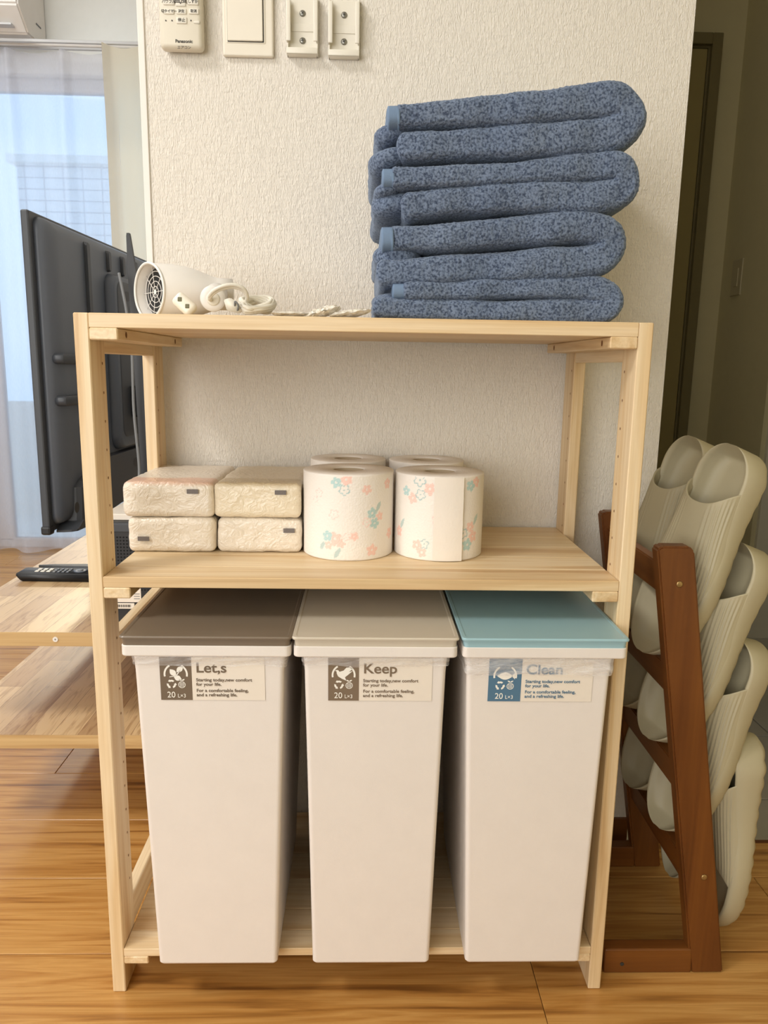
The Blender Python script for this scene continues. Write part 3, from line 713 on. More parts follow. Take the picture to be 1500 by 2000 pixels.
# folded handle pointing at the camera, ring at its end, cable guard
hx, hz = X(420), Z(590)
bm = bmesh.new(); a = Vector((hx, .034, hz))-o3; b = Vector((hx-.012, .118, hz+.012))-o3; ax_ = (b-a)
lathe(bm, [(.0085, 0), (.0132, .0003), (.0140, .0022), (.0140, .010), (.0125, .016), (.0120, .05), (.0135, ax_.length)], 40, ax_, a)
obj('handle', bm, WHITE, hd, True)
bm = bmesh.new(); lathe(bm, [(.0058, -.0012), (.0072, -.0009), (.0074, .002), (.006, .002)], 28, ax_, a); obj('cable_guard', bm, WCAB, hd, True)
bm = bmesh.new(); P = [(X(442), Z(592)), (X(455), Z(588)), (X(478), Z(604)), (X(480), Z(611)), (X(470), Z(616)), (X(448), Z(612))]
prism(bm, [(x-o3.x, z-o3.z) for x, z in P], .027-o3.y, .033-o3.y); bmesh.ops.bevel(bm, geom=bm.edges[:], offset=.001, segments=2, affect='EDGES'); obj('hanging_tab', bm, WCAB, hd, True)
bm = bmesh.new(); pts = [(X(416), .033, Z(592)), (X(417), .024, Z(590)), (X(428), .016, Z(581)), (X(446), .014, Z(573)), (X(466), .016, Z(570)), (X(482), .019, Z(575)), (X(488), .024, Z(586)), (X(484), .032, Z(596)), (X(474), .040, Z(602))]
def loopp(cx, cz, rx, rz, ry, ph, tilt):
    out = []
    for k in range(12):
        t = ph+2*math.pi*k/12; x = rx*math.cos(t); z = rz*math.sin(t); out.append((cx+x*math.cos(tilt)-z*math.sin(tilt), .042+ry*math.sin(t+.8), cz+x*math.sin(tilt)+z*math.cos(tilt)))
    return out
for j in range(8): pts += loopp(X(501)+.0014*(j % 3), Z(599)-.0010*(j % 2), .0165-.0012*(j % 2), .0075-.0010*(j % 4), .010+.003*(j % 3), 3+.35*j, (-.05, .35, .12, -.35, .25, .05, -.2, .4)[j])
pts = [Vector(p)-o3 for p in catmull(pts, 5)]
for p in pts: p.z = max(p.z, .0024)
tube(bm, pts, .0023, 8); tube(bm, [p+Vector((.0004, -.0034, .0016)) for p in pts[:int(len(pts)*.97)]], .0020, 8); obj('power_cord', bm, WCAB, hd, True)
bm = bmesh.new(); tube(bm, catmull([Vector((X(463), .030, Z(606)))-o3, Vector((X(466), .022, Z(596)))-o3, Vector((X(472), .022, Z(604)))-o3, Vector((X(468), .028, Z(612)))-o3], 5), .0011, 6); obj('twist_tie', bm, GREYC, hd, True)
# plug head
pl = empty('power_plug', (X(366), .030, H), 'small cream plug head with two square recesses, leaning against the hair dryer', 'plug', rot=(R_(-14), 0, 0))
bm = bmesh.new(); bm_box(bm, -.0132, .0132, -.006, .006, -.0082, .0082, .0050, 5)
for v in bm.verts: x, z = v.co.x, v.co.z; c, s = math.cos(R_(-42)), math.sin(R_(-42)); v.co.x, v.co.z = x*c-z*s, x*s+z*c+.0128
obj('plug_body', bm, SWP, pl, True)
for s_ in (-1, 1):
    bm = bmesh.new(); c, s = math.cos(R_(-42)), math.sin(R_(-42)); cx, cz = s_*.0056*c, s_*.0056*s+.0128
    bm_box(bm, cx-.0022, cx+.0022, -.0064, -.0058, cz-.0024, cz+.0024, .0004, 1); obj('prong_recess', bm, plain('olive_metal', srgb(104, 100, 70), .5), pl)
# wrapped packets
def packet(x0, x1, z1, y, label, seed, tiltx=0):
    r = empty('wrapped_packet', ((x0+x1)/2, y, H+.0004), label, 'packet', 'small wrapped packets on the rack top'); bm = bmesh.new(); n = 26; m = 16; w = x1-x0
    for side in (1, -1):
        g = []
        for i in range(n+1):
            row = []
            for j in range(m+1):
                u = i/n*2-1; v = j/m*2-1; puff = (1-u**4)*(1-v**4)
                z = .0012+z1*.45+side*puff*z1*.42+tiltx*u*z1*.9+noise.noise(Vector((u*3+seed*4, v*2, side)))*z1*.16+noise.noise(Vector((u*5+seed, v*4, 0)))*z1*.12
                row.append(bm.verts.new((u*w/2+noise.noise(Vector((v*4, seed, 1)))*.004, v*.021+noise.noise(Vector((u*5, seed, 2)))*.004, max(z, .0002))))
            g.append(row)
        for i in range(n):
            for j in range(m): bm.faces.new((g[i][j], g[i+1][j], g[i+1][j+1], g[i][j+1]))
    bmesh.ops.remove_doubles(bm, verts=bm.verts[:], dist=.00002); obj('film', bm, PACK, r, False)
packet(X(533), X(604), .0062, .040, 'flattest cream packet, beside the coiled cord', 1)
packet(X(598), X(664), .0115, .036, 'middle wrapped packet, puffed up at its right end', 2, .55)
packet(X(646), X(722), .0085, .028, 'wrapped packet touching the towel stack', 3, .45)

# ================================================================= ON THE WALL
WY = .3025
def rw(px, py): return (.309+(.0331+(px-320)*.000687-.309)*1.0067, .7805+(1.189+(107-py)*.00068+(px-320)*.0000187-.7805)*1.0067)
x0, z0 = rw(320, 107); x1, _ = rw(403, 109)
rm = empty('remote_control', ((x0+x1)/2, WY, z0), 'beige air conditioner remote hung on the wall, left of the light switch', 'remote')
rc = Vector(rm.location); w2 = (x1-x0)/2
bm = bmesh.new(); bm_box(bm, -w2, w2, -.022, -.004, 0, .165, .0065, 4); obj('case', bm, REMW, rm, True)
bm = bmesh.new(); bm_box(bm, -w2*.8, w2*.8, -.006, -.0002, .01, .10, .001, 1); obj('holder', bm, REMW, rm)
def rxz(px, py): a, b = rw(px, py); f = .975; a = .309+(a-.309)*f; b = .7805+(b-.7805)*f; return a-rc.x, b-rc.z
def button(px, py, wpx, hpx, txt, name='button'):
    x, z = rxz(px, py); w, h = wpx*.00033, hpx*.00033; bm = bmesh.new(); bm_box(bm, -w, w, -.0012, .001, -h, h, .0008, 2)
    b = obj(name, bm, BUT, rm, True, (x, -.0222, z))
    if txt: text('lettering', txt, 0, -.0013, -h*.38, h*1.25, INK, b, align='CENTER', off=.00006)
for px, t in ((331, 'パワフル'), (378, 'しずか')): button(px, 9, 22, 11, t)
button(354, 6, 20, 22, '温度'); bm = bmesh.new(); x, z = rxz(354, 12); poly_flat(bm, [(x-.0016, z+.0009), (x+.0016, z+.0009), (x, z-.0010)], -.0237); obj('arrow_mark', bm, INK, rm)
for px, t in ((331, '切タイマー'), (355, '決定'), (379, '取消')): button(px, 26, 20, 10, t)
button(355, 42, 21, 12, '停止')
for px in (324, 336, 373):
    bm = bmesh.new(); x, z = rxz(px, 42); disc(bm, x, z, .0009, -.0226, -.0219, 10); obj('indicator', bm, INK, rm)
bm = bmesh.new(); x, z = rxz(384, 45); bm_box(bm, x-.0042, x+.0042, -.0232, -.0215, z-.0018, z+.0018, .0013, 3); obj('button', bm, BUT, rm, True)
x, z = rxz(358, 82); text('lettering', 'Panasonic', x, -.0222, z, .0055, INK, rm, off=.00013, align='CENTER', sx=1.05)
x, z = rxz(358, 93); text('lettering', 'エアコン', x, -.0222, z, .0046, INK, rm, align='CENTER')
# rocker switch
xa, za = rw(437, 113); xb, _ = rw(536, 115); sw = empty('light_switch', ((xa+xb)/2, WY, za), 'white rocker light switch between the remote and the wall holders', 'switch')
hw = (xb-xa)/2; box('plate', -hw, hw, -.008, 0, 0, .122, SWP, sw, bev=.0028, seg=3)
x0s = rw(448, 88)[0]-sw.location.x; x1s = rw(516, 90)[0]-sw.location.x
box('frame', x0s-.002, x1s+.0035, -.0088, -.006, .0155, .108, SWP, sw, bev=.0008)
box('frame_gap', x0s-.0004, x1s+.0012, -.0090, -.007, .0168, .107, DARKSL, sw)
bm = bmesh.new(); za_, zb_ = .0178, .106
prism(bm, [(x0s, za_), (x1s, za_), (x1s, zb_), (x0s, zb_)], -.0118, -.0085)
for v in bm.verts:
    if v.co.y < -.01 and v.co.x < (x0s+x1s)/2: v.co.y += .0010
bmesh.ops.bevel(bm, geom=bm.edges[:], offset=.0006, segments=2, affect='EDGES'); obj('rocker', bm, SWP, sw)
# two remote holders
for hi, (pa, pb, lab) in enumerate(((562, 623, 'empty white remote holder with two screws, next to the switch'), (643, 704, 'empty white remote holder with two screws, rightmost on the wall'))):
    xa, za = rw(pa, 113+4*hi); xb, _ = rw(pb, 115); zt2 = rw(pa, 8+3*hi)[1]; r = empty('remote_holder', ((xa+xb)/2, WY, za), lab, 'holder', 'white holders screwed to the wall'); hw = (xb-xa)/2; hh = zt2-za
    box('back_plate', -hw, hw, -.0022, 0, 0, hh, HOLDW, r, bev=.0008)
    for s in (-1, 1):
        bm = bmesh.new(); P = [(0, 0), (-.0135, 0), (-.0155, .004), (-.0155, .0125), (-.0095, .0145), (-.0155, .0165)] if False else None
        bm_box(bm, s*hw-(.0025 if s > 0 else 0), s*hw+(0 if s > 0 else .0025), -.0085, 0, 0, hh, .0008, 2)
        bm_box(bm, s*hw-(.0025 if s > 0 else 0), s*hw+(0 if s > 0 else .0025), -.0155, -.0075, .0155, hh-.006, .001, 2)
        bm_box(bm, (s*hw-.0060) if s > 0 else s*hw, s*hw if s > 0 else (s*hw+.0060), -.0158, -.0135, .0155, hh-.006, .0009, 2)
        obj('side_flange', bm, HOLDW, r, True)
    bm = bmesh.new(); bm_box(bm, -hw, hw, -.0155, 0, 0, .003, .001, 2); bm_box(bm, -hw, hw, -.0158, -.0130, 0, .0078, .001, 2); obj('bottom_lip', bm, HOLDW, r, True)
    box('centre_rib', -hw+.006, hw-.006, -.0034, -.002, hh*.44, hh*.58, HOLDW, r, bev=.0005)
    for py in (34+3*hi, 83+2*hi):
        z = rw(pa, py)[1]-za; bm = bmesh.new(); lathe(bm, [(.0036, 0), (.0042, .0007), (.0034, .0016), (.0012, .0021)], 20, Vector((0, -1, 0)), Vector((0, -.0021, z))); s_ = obj('screw', bm, STEEL, r, True)
        bm = bmesh.new(); a = R_(20*hi+15+py); 
        for da in (0, math.pi/2):
            c, s = math.cos(a+da), math.sin(a+da); poly_flat(bm, [(-.0022*c+.0004*s, z-.0022*s-.0004*c), (.0022*c+.0004*s, z+.0022*s-.0004*c), (.0022*c-.0004*s, z+.0022*s+.0004*c), (-.0022*c-.0004*s, z-.0022*s+.0004*c)], -.00435-.0001*da)
        obj('cross_slot', bm, DARKSL, s_)

# ================================================================= LOW TV STAND
tvs = empty('tv_stand', (-.19, .9, 0), 'low two-tier stand of patchwork wood boards left of the pine rack', 'TV stand')
for nm, z0, z1 in (('top_board', .3442, .3668), ('lower_board', .1715, .1945)):
    b = box(nm, -.365, -.006, .301, 1.60, z0, z1, PATCH, tvs, .0005); b.location -= Vector((-.19, .9, 0))
    e = box('edge_band', -.365, -.006, .2995, .301, z0, z1, OAKE, b, .0003); e.location -= Vector((-.1855, .9505, z0))
for x, y in ((-.021, .36), (-.021, 1.5), (-.335, 1.5)):
    l = box('leg', x-.014, x+.014, y, y+.03, 0, .3442, OAKE, tvs, .001); l.location -= Vector((-.19, .9, 0))
bm = bmesh.new(); disc(bm, -.1675+.19, .3558, .0041, -.6018, -.6004, 20); cvr = obj('screw_cap', bm, WHITE, tvs)
bm = bmesh.new(); c = .0012; poly_flat(bm, [(.0225-.0014, .3556), (.0225+.0014, .3556), (.0225+.0014, .3562), (.0225-.0014, .3562)], -.6020); poly_flat(bm, [(.0222, .3545), (.0228, .3545), (.0228, .3573), (.0222, .3573)], -.6021); obj('cross_slot', bm, DARKSL, cvr)
# TV seen from behind: local +x faces the camera side, y runs away
tv = empty('television', (-.213, .95, .3668), 'large black flat television on the low stand, seen from behind', 'television', rot=(0, 0, R_(-2.0)))
z0, z1, ya, yb_ = .1175, .655, -.472, .478
bm = bmesh.new(); bm_box(bm, -.024, -.010, ya, yb_, z0, z1, .003, 2); obj('panel', bm, TVD, tv)
bm = bmesh.new(); bm_box(bm, -.0255, -.0238, ya+.008, yb_-.008, z0+.012, z1-.006); obj('screen', bm, SCREEN, tv)
def slab(bm, pts, x0, x1, inset):
    """outline (y, z) rising from x0 to x1 with sloped sides"""
    cy = sum(p[0] for p in pts)/len(pts); cz = sum(p[1] for p in pts)/len(pts)
    def sh(p, d): v = Vector((p[0]-cy, p[1]-cz)); L = v.length; v *= (L-d)/L; return (v.x+cy, v.y+cz)
    rings = [[Vector((x0, y, z)) for y, z in pts]]
    for f in (.25, .5, .8, 1): rings.append([Vector((x0+(x1-x0)*math.sin(f*math.pi/2), *sh(p, inset*(1-math.cos(f*math.pi/2))))) for p in pts])
    loft(bm, rings)
def rrect(y0, y1, z0, z1, r, n=6):
    out = []
    for cy, cz, a0 in ((y1-r, z1-r, 0), (y0+r, z1-r, 90), (y0+r, z0+r, 180), (y1-r, z0+r, 270)):
        for k in range(n+1): a = R_(a0+90*k/n); out.append((cy+r*math.cos(a), cz+r*math.sin(a)))
    return out
bm = bmesh.new(); slab(bm, rrect(ya+.012, yb_-.012, z0+.01, z1-.006, .02), -.010, .012, .05); obj('back_cover', bm, TVP, tv, True)
low = [(ya+.025, z0), (ya+.05, z0+.012), (ya+.055, .19), (-.40, .20), (-.345, .216), (-.31, .232), (.32, .232), (.35, .215), (.40, .20), (yb_-.03, .19), (yb_-.03, z0+.01), (.30, z0+.002), (-.22, z0+.006), (-.36, z0-.002), (-.42, z0-.005), (ya+.025, z0-.004)]
bm = bmesh.new(); slab(bm, low, -.010, .026, .012); obj('lower_housing', bm, TVD, tv)
for yy, zlo, zhi in ((-.300, .34, .632), (-.190, .590, .632), (-.110, .590, .632), (-.03, .590, .632), (.07, .59, .632), (.15, .59, .632), (.27, .34, .632)):
    bm = bmesh.new(); slab(bm, rrect(yy-.007, yy+.007, zlo, zhi, .006, 3), .006, .0185, .003); obj('moulded_rib', bm, TVD, tv)
for zz in (.418, .346):
    bm = bmesh.new(); slab(bm, rrect(-.450, -.330, zz-.009, zz+.009, .008, 3), .004, .022, .003); obj('vent_bar', bm, TVD, tv, True)
bm = bmesh.new(); slab(bm, rrect(-.215, .23, .235, .588, .03), .008, .030, .012); obj('mount_plate', bm, TVP, tv, True)
bm = bmesh.new(); slab(bm, rrect(-.195, .21, .26, .575, .022), .029, .0315, .002); obj('mount_recess', bm, TVD, tv, True)
for yy, zz, a, b in ((-.14, .548, .018, .010), (-.115, .20, .018, .010), (-.44, .158, .010, .010)):
    bm = bmesh.new(); xx = .0322 if zz > .5 else .0265; bm.faces.new([bm.verts.new((xx, yy+a*math.cos(2*math.pi*k/20), zz+b*math.sin(2*math.pi*k/20))) for k in range(20)]); obj('bolt_recess', bm, BLACK, tv)
bm = bmesh.new(); bm_box(bm, .031, .050, -.145, -.02, .30, .365, .003, 2); obj('socket_box', bm, BLACK, tv)
bm = bmesh.new(); tube(bm, catmull([(.05, -.10, .335), (.062, -.09, .32), (.085, -.05, .26), (.11, .0, .20), (.12, .04, .14)], 6), .0032, 8); obj('signal_cable', bm, TVD, tv, True)
bm = bmesh.new(); bm_box(bm, -.026, -.008, ya-.003, ya+.016, z0-.004, z0+.012, .004, 2); obj('corner_foot', bm, BLACK, tv)
for yy in (-.27, .27):
    bm = bmesh.new(); rings = []
    for x, w, t in ((-.130, .003, .004), (-.10, .010, .005), (.0, .018, .006), (.05, .016, .006), (.085, .008, .005)): rings.append([Vector((x, yy-w, .0002)), Vector((x, yy+w, .0002)), Vector((x, yy+w*.6, t)), Vector((x, yy-w*.6, t))])
    loft(bm, rings); bm_box(bm, -.020, .010, yy-.016, yy+.016, .004, z0+.01, .003, 2); obj('foot', bm, BLACK, tv)
# TV remote
rc2 = empty('remote_control', (-.272, .598, .3671), 'long black TV remote lying on the low stand in front of the television', 'remote', rot=(0, 0, R_(-1)))
bm = bmesh.new(); P = [(-.078, .008), (-.070, .0), (.088, .0), (.090, .004), (.088, .0155), (-.076, .0165), (-.081, .014)]
prism(bm, P, -.0215, .0215); bmesh.ops.bevel(bm, geom=bm.edges[:], offset=.0018, segments=3, affect='EDGES'); obj('body', bm, BLACK, rc2, True)
for i in range(3):
    for j in range(2): 
        bm = bmesh.new(); bm_box(bm, -.048+i*.011, -.040+i*.011, -.012+j*.014, -.003+j*.014, .0160, .0178, .0008, 1); obj('wide_button', bm, SWP, rc2)
for i in range(4):
    for j in range(3): bm = bmesh.new(); bm_box(bm, -.013+i*.0085, -.0075+i*.0085, -.014+j*.010, -.008+j*.010, .0158, .0176, .0008, 1); obj('button', bm, GREYC if (i+j) % 4 == 0 else TVP, rc2)
bm = bmesh.new(); lathe(bm, [(.0125, 0), (.0125, .0016), (.009, .0016)], 28, Vector((0, 0, 1)), Vector((.036, 0, .0158))); obj('direction_ring', bm, TVP, rc2, True)
bm = bmesh.new(); lathe(bm, [(.0055, 0), (.0052, .0024)], 20, Vector((0, 0, 1)), Vector((.036, 0, .0165))); obj('centre_button', bm, GREYC, rc2, True)
# black perforated box between TV and rack
sp = empty('speaker_box', (-.0600, .42, .3671), 'black box with perforated front and white stickers, half hidden behind the rack', 'speaker')
bm = bmesh.new(); bm_box(bm, -.052, .052, -.073, .07, 0, .166, .003, 2); obj('case', bm, BLACK, sp)
bm = bmesh.new(); bm_box(bm, -.049, .049, -.0745, -.072, .150, .163, .001, 1); obj('top_bar', bm, TVD, sp)
bm = bmesh.new()
for i in range(19):
    for j in range(17):
        cx, cz = -.045+i*.005, .055+j*.0054; bm.faces.new([bm.verts.new((cx+.0016*math.cos(k*math.pi/3), -.0733, cz+.0016*math.sin(k*math.pi/3))) for k in range(6)])
tag(obj('perforation', bm, plain('hole_black', srgb(6, 6, 8), .9), sp), kind='stuff')
bm = bmesh.new(); bm_box(bm, -.030, .0022, -.0738, -.0728, .0235, .0330, .0004, 1); s1 = obj('sticker', bm, STICK, sp)
bm = bmesh.new(); x = -.028
rb = random.Random(3)
while x < -.004: w = rb.choice((.0005, .0009, .0014)); poly_flat(bm, [(x, .0262), (x+w, .0262), (x+w, .0306), (x, .0306)], -.0740); x += w+rb.choice((.0006, .001))
obj('barcode', bm, INK, s1)
bm = bmesh.new(); bm_box(bm, -.030, .0135, -.0738, -.0728, .0345, .0575, .0004, 1); s2 = obj('sticker', bm, STICK, sp)
bm = bmesh.new()
for k in range(3): poly_flat(bm, [(.002, .040+k*.004), (.0115, .040+k*.004), (.0115, .0412+k*.004), (.002, .0412+k*.004)], -.0740)
obj('fine_print', bm, GREYC, s2)
bk = box('booklet', -.105, -.02, .36, .47, .5335, .5435, STICK, None, .001); tag(bk, 'white booklet lying on top of the black perforated box', 'booklet')
an = empty('antenna', (-.072, .505, .3671), 'tall tapered black antenna standing behind the rack, left of the hair dryer', 'antenna', rot=(0, R_(-1), 0))
bm = bmesh.new(); loft(bm, [[Vector((s*w+dx, t*.004, z)) for s, t in ((-1, -1), (1, -1), (1, 1), (-1, 1))] for z, w, dx in ((.012, .011, .004), (.30, .0105, .003), (.50, .0095, .001), (.56, .007, -.002), (.62, .003, -.0045), (.625, .0022, -.0045))]); obj('blade', bm, BLACK, an)
bm = bmesh.new(); bm_box(bm, -.03, .035, -.012, .03, 0, .014, .003, 2); obj('base', bm, BLACK, an)
bm = bmesh.new(); tube(bm, catmull([(-.098, .478, .925), (-.093, .475, .90), (-.086, .470, .862), (-.082, .475, .80), (-.084, .478, .70), (-.080, .48, .60), (-.088, .485, .555), (-.105, .52, .50), (-.112, .53, .370)], 8), .0024, 10); cb = obj('cable', bm, GREYC, None, True); tag(cb, 'pale grey cable hanging down beside the black antenna', 'cable')

# ================================================================= WINDOW DRESSING, OUTDOORS
def curtain(name, x0, x1, y, z0, z1, amp, per, mat, pinch, seed):
    bm = bmesh.new(); nx = int((x1-x0)/.006); nz = 60; g = []
    for i in range(nx+1):
        x = x0+(x1-x0)*i/nx; row = []
        for j in range(nz+1):
            f = j/nz; z = z0+(z1-z0)*f; top = max(0, (f-.86)/.14)
            ph = 2*math.pi*(x-x0)/per; k = .55+.45*(1-f)
            a = amp*k*(1-top*.8); yy = y+a*math.sin(ph+.5*noise.noise(Vector((x*2, z*1.2, seed))))+amp*.6*noise.noise(Vector((x*5, z*1.0, seed+4)))*(1-top)
            u = ((x-x0)/per) % 1; d = min(u, 1-u)*per
            if d < .02: yy -= .028*(1-d/.02)*(.35+.65*f)
            row.append(bm.verts.new((x, yy, z-(.010*(1-math.cos(ph))*.5 if f > .98 else 0))))
        g.append(row)
    for i in range(nx):
        for j in range(nz): bm.faces.new((g[i][j], g[i+1][j], g[i+1][j+1], g[i][j+1]))
    return obj(name, bm, mat, None, True)
# pleats at x = -.98, -.78 ...
tag(curtain('sheer_curtain', -2.0-.175, -.60, 2.205, .02, 1.885, .040, .197, SHEER, True, 1), 'white translucent voile curtain with pinched pleats over the window', 'curtain')
tag(curtain('drape', -.635, -.49, 2.160, .02, 1.892, .016, .145, DRAPE, True, 6), 'narrow gathered cream drape at the right end of the window', 'curtain')
cr = empty('curtain_rail', (-1.3, 2.2, 1.89), 'thin double curtain rail above the pleated voile', 'curtain rail')
for y, z, m in ((-.010, .0, WHITE), (.03, .004, ALU), (-.045, -.002, ALU)):
    bm = bmesh.new(); bm_box(bm, -.95, 1.29, y-.006, y+.006, z+.004, z+.014, .001, 1); obj('rail', bm, m, cr)
bm = bmesh.new()
for x in (-.9, 0, .8): bm_box(bm, x-.008, x+.008, -.05, .095, .013, .019)
obj('bracket', bm, WHITE, cr)
ac = empty('air_conditioner', (-1.29, 2.298, 1.912), 'white air conditioner at the top left above the curtain rail', 'air conditioner')
bm = bmesh.new(); P = [(0, .03), (-.10, .0), (-.16, .0), (-.235, .065), (-.235, .285), (0, .285)]
vs = [[bm.verts.new((x, y, z)) for y, z in P] for x in (-.40, .40)]
bm.faces.new(vs[0]); bm.faces.new(vs[1][::-1])
for i in range(6): bm.faces.new((vs[0][i], vs[0][(i+1) % 6], vs[1][(i+1) % 6], vs[1][i]))
bmesh.ops.bevel(bm, geom=bm.edges[:], offset=.006, segments=2, affect='EDGES'); obj('casing', bm, WHITE, ac)
bm = bmesh.new(); bm_box(bm, -.36, .36, -.205, -.165, .012, .018); obj('louvre', bm, ALU, ac)
bm = bmesh.new(); bm_box(bm, .400, .4025, -.09, -.05, .06, .064); obj('side_clip', bm, GREYC, ac)
bm = bmesh.new(); bm_box(bm, .400, .4025, -.09, -.05, .16, .164); obj('side_clip', bm, GREYC, ac)
# balcony and the neighbouring block
bal = bmesh.new(); bm_box(bal, -4.5, .5, 2.43, 3.7, 2.25, 2.40); bm_box(bal, -4.5, .5, 2.43, 3.7, -.25, -.10); bm_box(bal, -4.5, .5, 3.6, 3.7, -.10, .55)
ST(obj('balcony_slabs', bal, PAINT))
nb = empty('neighbour_building', (0, 7, -5), 'pale tiled building outside, seen dimly through the voile curtain', 'building')
bm = bmesh.new(); bm_box(bm, -2.62, 5, -1, 2, 0, 7.4); o = obj('walls', bm, FACADE, nb); o.location = (0, 0, 0)
bm = bmesh.new(); bm_box(bm, -2.68, 5.06, -1.06, 2.06, 7.4, 7.46); obj('parapet_cap', bm, PAINT, nb)
bm = bmesh.new(); bm_box(bm, -8, 8, 3.7, 14, -5.1, -5.0); ST(obj('ground', bm, TILE))

# ================================================================= SLIPPER RACK
sr = empty('slipper_rack', (.72, .14, 0), 'reddish-brown wooden slipper rack with leaning side posts, right of the pine rack', 'slipper rack')
o3 = Vector(sr.location)
def legx(z): return .770-.0935*z/.577
for y0 in (.025, .240):
    bm = bmesh.new(); hw = .0215; zt_l = .5785
    P = [(legx(0)-hw, 0), (legx(0)+hw, 0), (legx(.572)+hw+.001, .572), (legx(.5785)+hw-.004, zt_l), (legx(.5785)-hw+.006, zt_l), (legx(.574)-hw-.0005, .5745)]
    prism(bm, [(x-o3.x, z) for x, z in P], y0-o3.y, y0+.020-o3.y); bmesh.ops.bevel(bm, geom=bm.edges[:], offset=.0022, segments=2, affect='EDGES'); lg = obj('side_post', bm, RED['z'], sr)
    bm = bmesh.new(); bm_box(bm, .632-o3.x, .7485-o3.x, y0+.0005-o3.y, y0+.0195-o3.y, 0, .0358, .002, 2); bs = obj('base_rail', bm, RED['x'], sr)
    if y0 < .1:
        bm = bmesh.new(); disc(bm, .6556-o3.x, .0140, .0026, y0-.0001-o3.y, y0+.003-o3.y, 14); obj('dowel_mark', bm, DARKSL, bs)
        for x, z in ((.6847, .5326), (.7521, .1424)):
            bm = bmesh.new(); lathe(bm, [(.0037, 0), (.0040, .0008), (.0026, .0014)], 18, Vector((0, -1, 0)), Vector((x-o3.x, y0-o3.y, z))); obj('screw', bm, plain('brass_screw', srgb(170, 140, 90), .35, metal=.7), lg, True)
for z in (.535, .404, .273, .142):
    x = legx(z); bm = bmesh.new(); a = math.atan(.0935/.577); c, s = math.cos(a), math.sin(a)
    P = [(-.006, -.020), (.006, -.020), (.006, .020), (-.006, .020)]
    prism(bm, [(x-.010+u*c-v*s-o3.x, z+u*s+v*c) for u, v in P], .045-o3.y, .240-o3.y); bmesh.ops.bevel(bm, geom=bm.edges[:], offset=.0015, segments=2, affect='EDGES'); obj('crossbar', bm, RED['y'], sr)
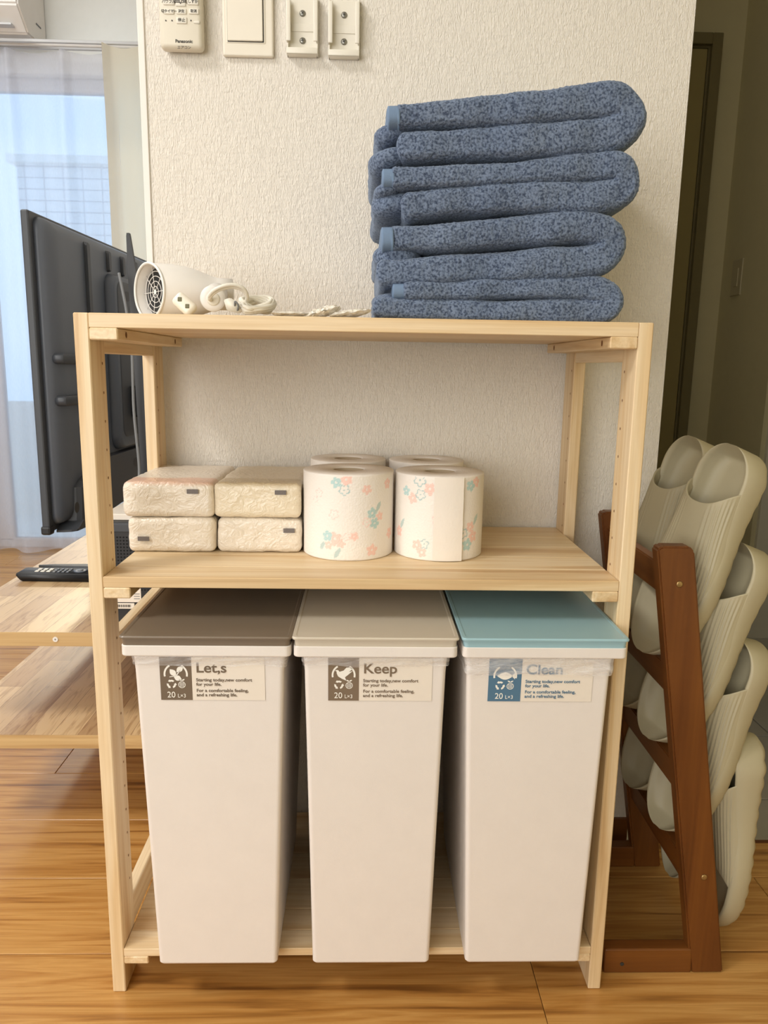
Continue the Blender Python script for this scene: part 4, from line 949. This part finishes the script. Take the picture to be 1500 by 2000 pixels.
# one slipper: local +x = toe, z = away from the sole
def sole_w(s):
    w = .0385+.0125*math.exp(-((s-.66)/.26)**2)+.002*math.exp(-((s-.12)/.15)**2)
    e0 = min(1, s/.16); e1 = min(1, (1-s)/.24)
    return w*math.sqrt(max(0, 1-(1-e0)**2.2))*math.sqrt(max(0, 1-(1-e1)**2.4))
def make_slipper(L=.285):
    root = empty('slipper', (0, 0, 0)); bm = bmesh.new(); N = 74; rings = []
    for i in range(N+1):
        s = .5-.5*math.cos(math.pi*i/N); s = .0015+.997*s; x = (s-.5)*L; w = max(sole_w(s), .004)
        zr = .034+.016*max(0, 1-s/.45)**1.0+.004*max(0, (s-.8)/.2)
        edge = min(1, s/.05, (1-s)/.06); sc = -.0030*abs(math.sin(s*math.pi*13))+.002
        prof = [(0, .001+sc), (.45, .0005+sc), (.84, .002+sc), (.97, .008+sc*.6), (1.0, .014), (1.02, .020), (1.02, .027), (.985, zr-.002), (.93, zr+.0006), (.86, zr-.0006), (.80, zr-.006), (.74, .0285), (.60, .0215), (.30, .0200), (0, .0200)]
        if edge < 1: prof = [(u, z if k < 9 else zr-(zr-z)*edge) for k, (u, z) in enumerate(prof)]
        up_ = .012*max(0, (s-.82)/.18)**2
        left = [Vector((x, -u*w, z+up_*(1-min(1, z/.02)) )) for u, z in prof]; right = [Vector((x, u*w, z+up_*(1-min(1, z/.02)))) for u, z in prof[1:-1]][::-1]
        rings.append(left+right)
    loft(bm, rings); obj('sole', bm, EVA, root, True)
    # vamp shell
    bm = bmesh.new(); M = 60; K = 84; outer = []; inner = []
    s0, s1 = .23, .66
    for i in range(M+1):
        f = i/M; ro = []; ri = []
        for k in range(K+1):
            th = math.pi*k/K; c, sn = math.cos(th), math.sin(th)
            a0 = s0+.075*sn**2*0-.07*(1-sn)**1.2+.05*sn**3; a1 = s1+.10*(1-sn)**1.3-.02*sn
            s = a0+(a1-a0)*f; x = (s-.5)*L; w = sole_w(min(.95, s)); hgt = .064-.020*((s-.25)/.4)
            rib = .0009*math.sin(k*1.75)*(1 if .13 < k/K < .40 or .60 < k/K < .87 else 0)*min(1, f*8, (1-f)*8)
            y = -math.copysign(abs(c)**.80, c)*(w*1.0+rib); z = .024+(hgt-.024+rib)*abs(sn)**.72
            t = .0050*min(1, .35+min(f, 1-f)*9)
            ro.append(Vector((x, y, z))); ri.append(Vector((x, y*(1-t/w*.9), max(.022, z-t))))
        outer.append(ro); inner.append(ri)
    vo = [[bm.verts.new(p) for p in r] for r in outer]; vi = [[bm.verts.new(p) for p in r] for r in inner]
    for i in range(M):
        for k in range(K):
            bm.faces.new((vo[i][k], vo[i+1][k], vo[i+1][k+1], vo[i][k+1])); bm.faces.new((vi[i][k], vi[i][k+1], vi[i+1][k+1], vi[i+1][k]))
    for i, j in ((0, 0), (M, M)):
        for k in range(K): bm.faces.new((vo[i][k], vo[i][k+1], vi[i][k+1], vi[i][k]))
    for k in (0, K):
        for i in range(M): bm.faces.new((vo[i][k], vi[i][k], vi[i+1][k], vo[i+1][k]))
    obj('vamp', bm, EVA, root, True)
    return root
proto = make_slipper()
POSE = [((.785, .682), (.686, .420)), ((.808, .560), (.703, .298)), ((.818, .435), (.729, .168)), ((.822, .300), (.806, .022))]
names = ['top', 'second', 'third', 'lowest']
first = True
for li, (hl, to) in enumerate(POSE):
    for near in (1, 0):
        o = proto if first else copy_tree(proto); first = False
        y = .0985 if near else .1990
        dx = 0 if near else -.004
        a = Vector((hl[0]+dx, y, hl[1])); b = Vector((to[0]+dx, y, to[1]))
        ex = (b-a).normalized(); ey = Vector((0, 1, 0)); ez = ex.cross(ey)
        if ez.x > 0: ez = -ez; ey = -ey
        tw = R_((24 if near else 18) if li < 3 else 4); q_ = Matrix.Rotation(tw, 3, ex)
        e2 = q_@ez
        if e2.y > 0: q_ = Matrix.Rotation(-tw, 3, ex)
        ez = q_@ez; ey = q_@ey
        m = Matrix((ex, ey, ez)).transposed().to_4x4(); m.translation = (a+b)/2-ez*.020
        o.matrix_world = m
        o['category'] = 'slipper'; o['group'] = 'ivory slippers hung on the slipper rack'
        o['label'] = ('ivory ribbed slide slipper, %s pair on the brown rack, %s of the two' % (names[li], 'nearer' if near else 'farther'))
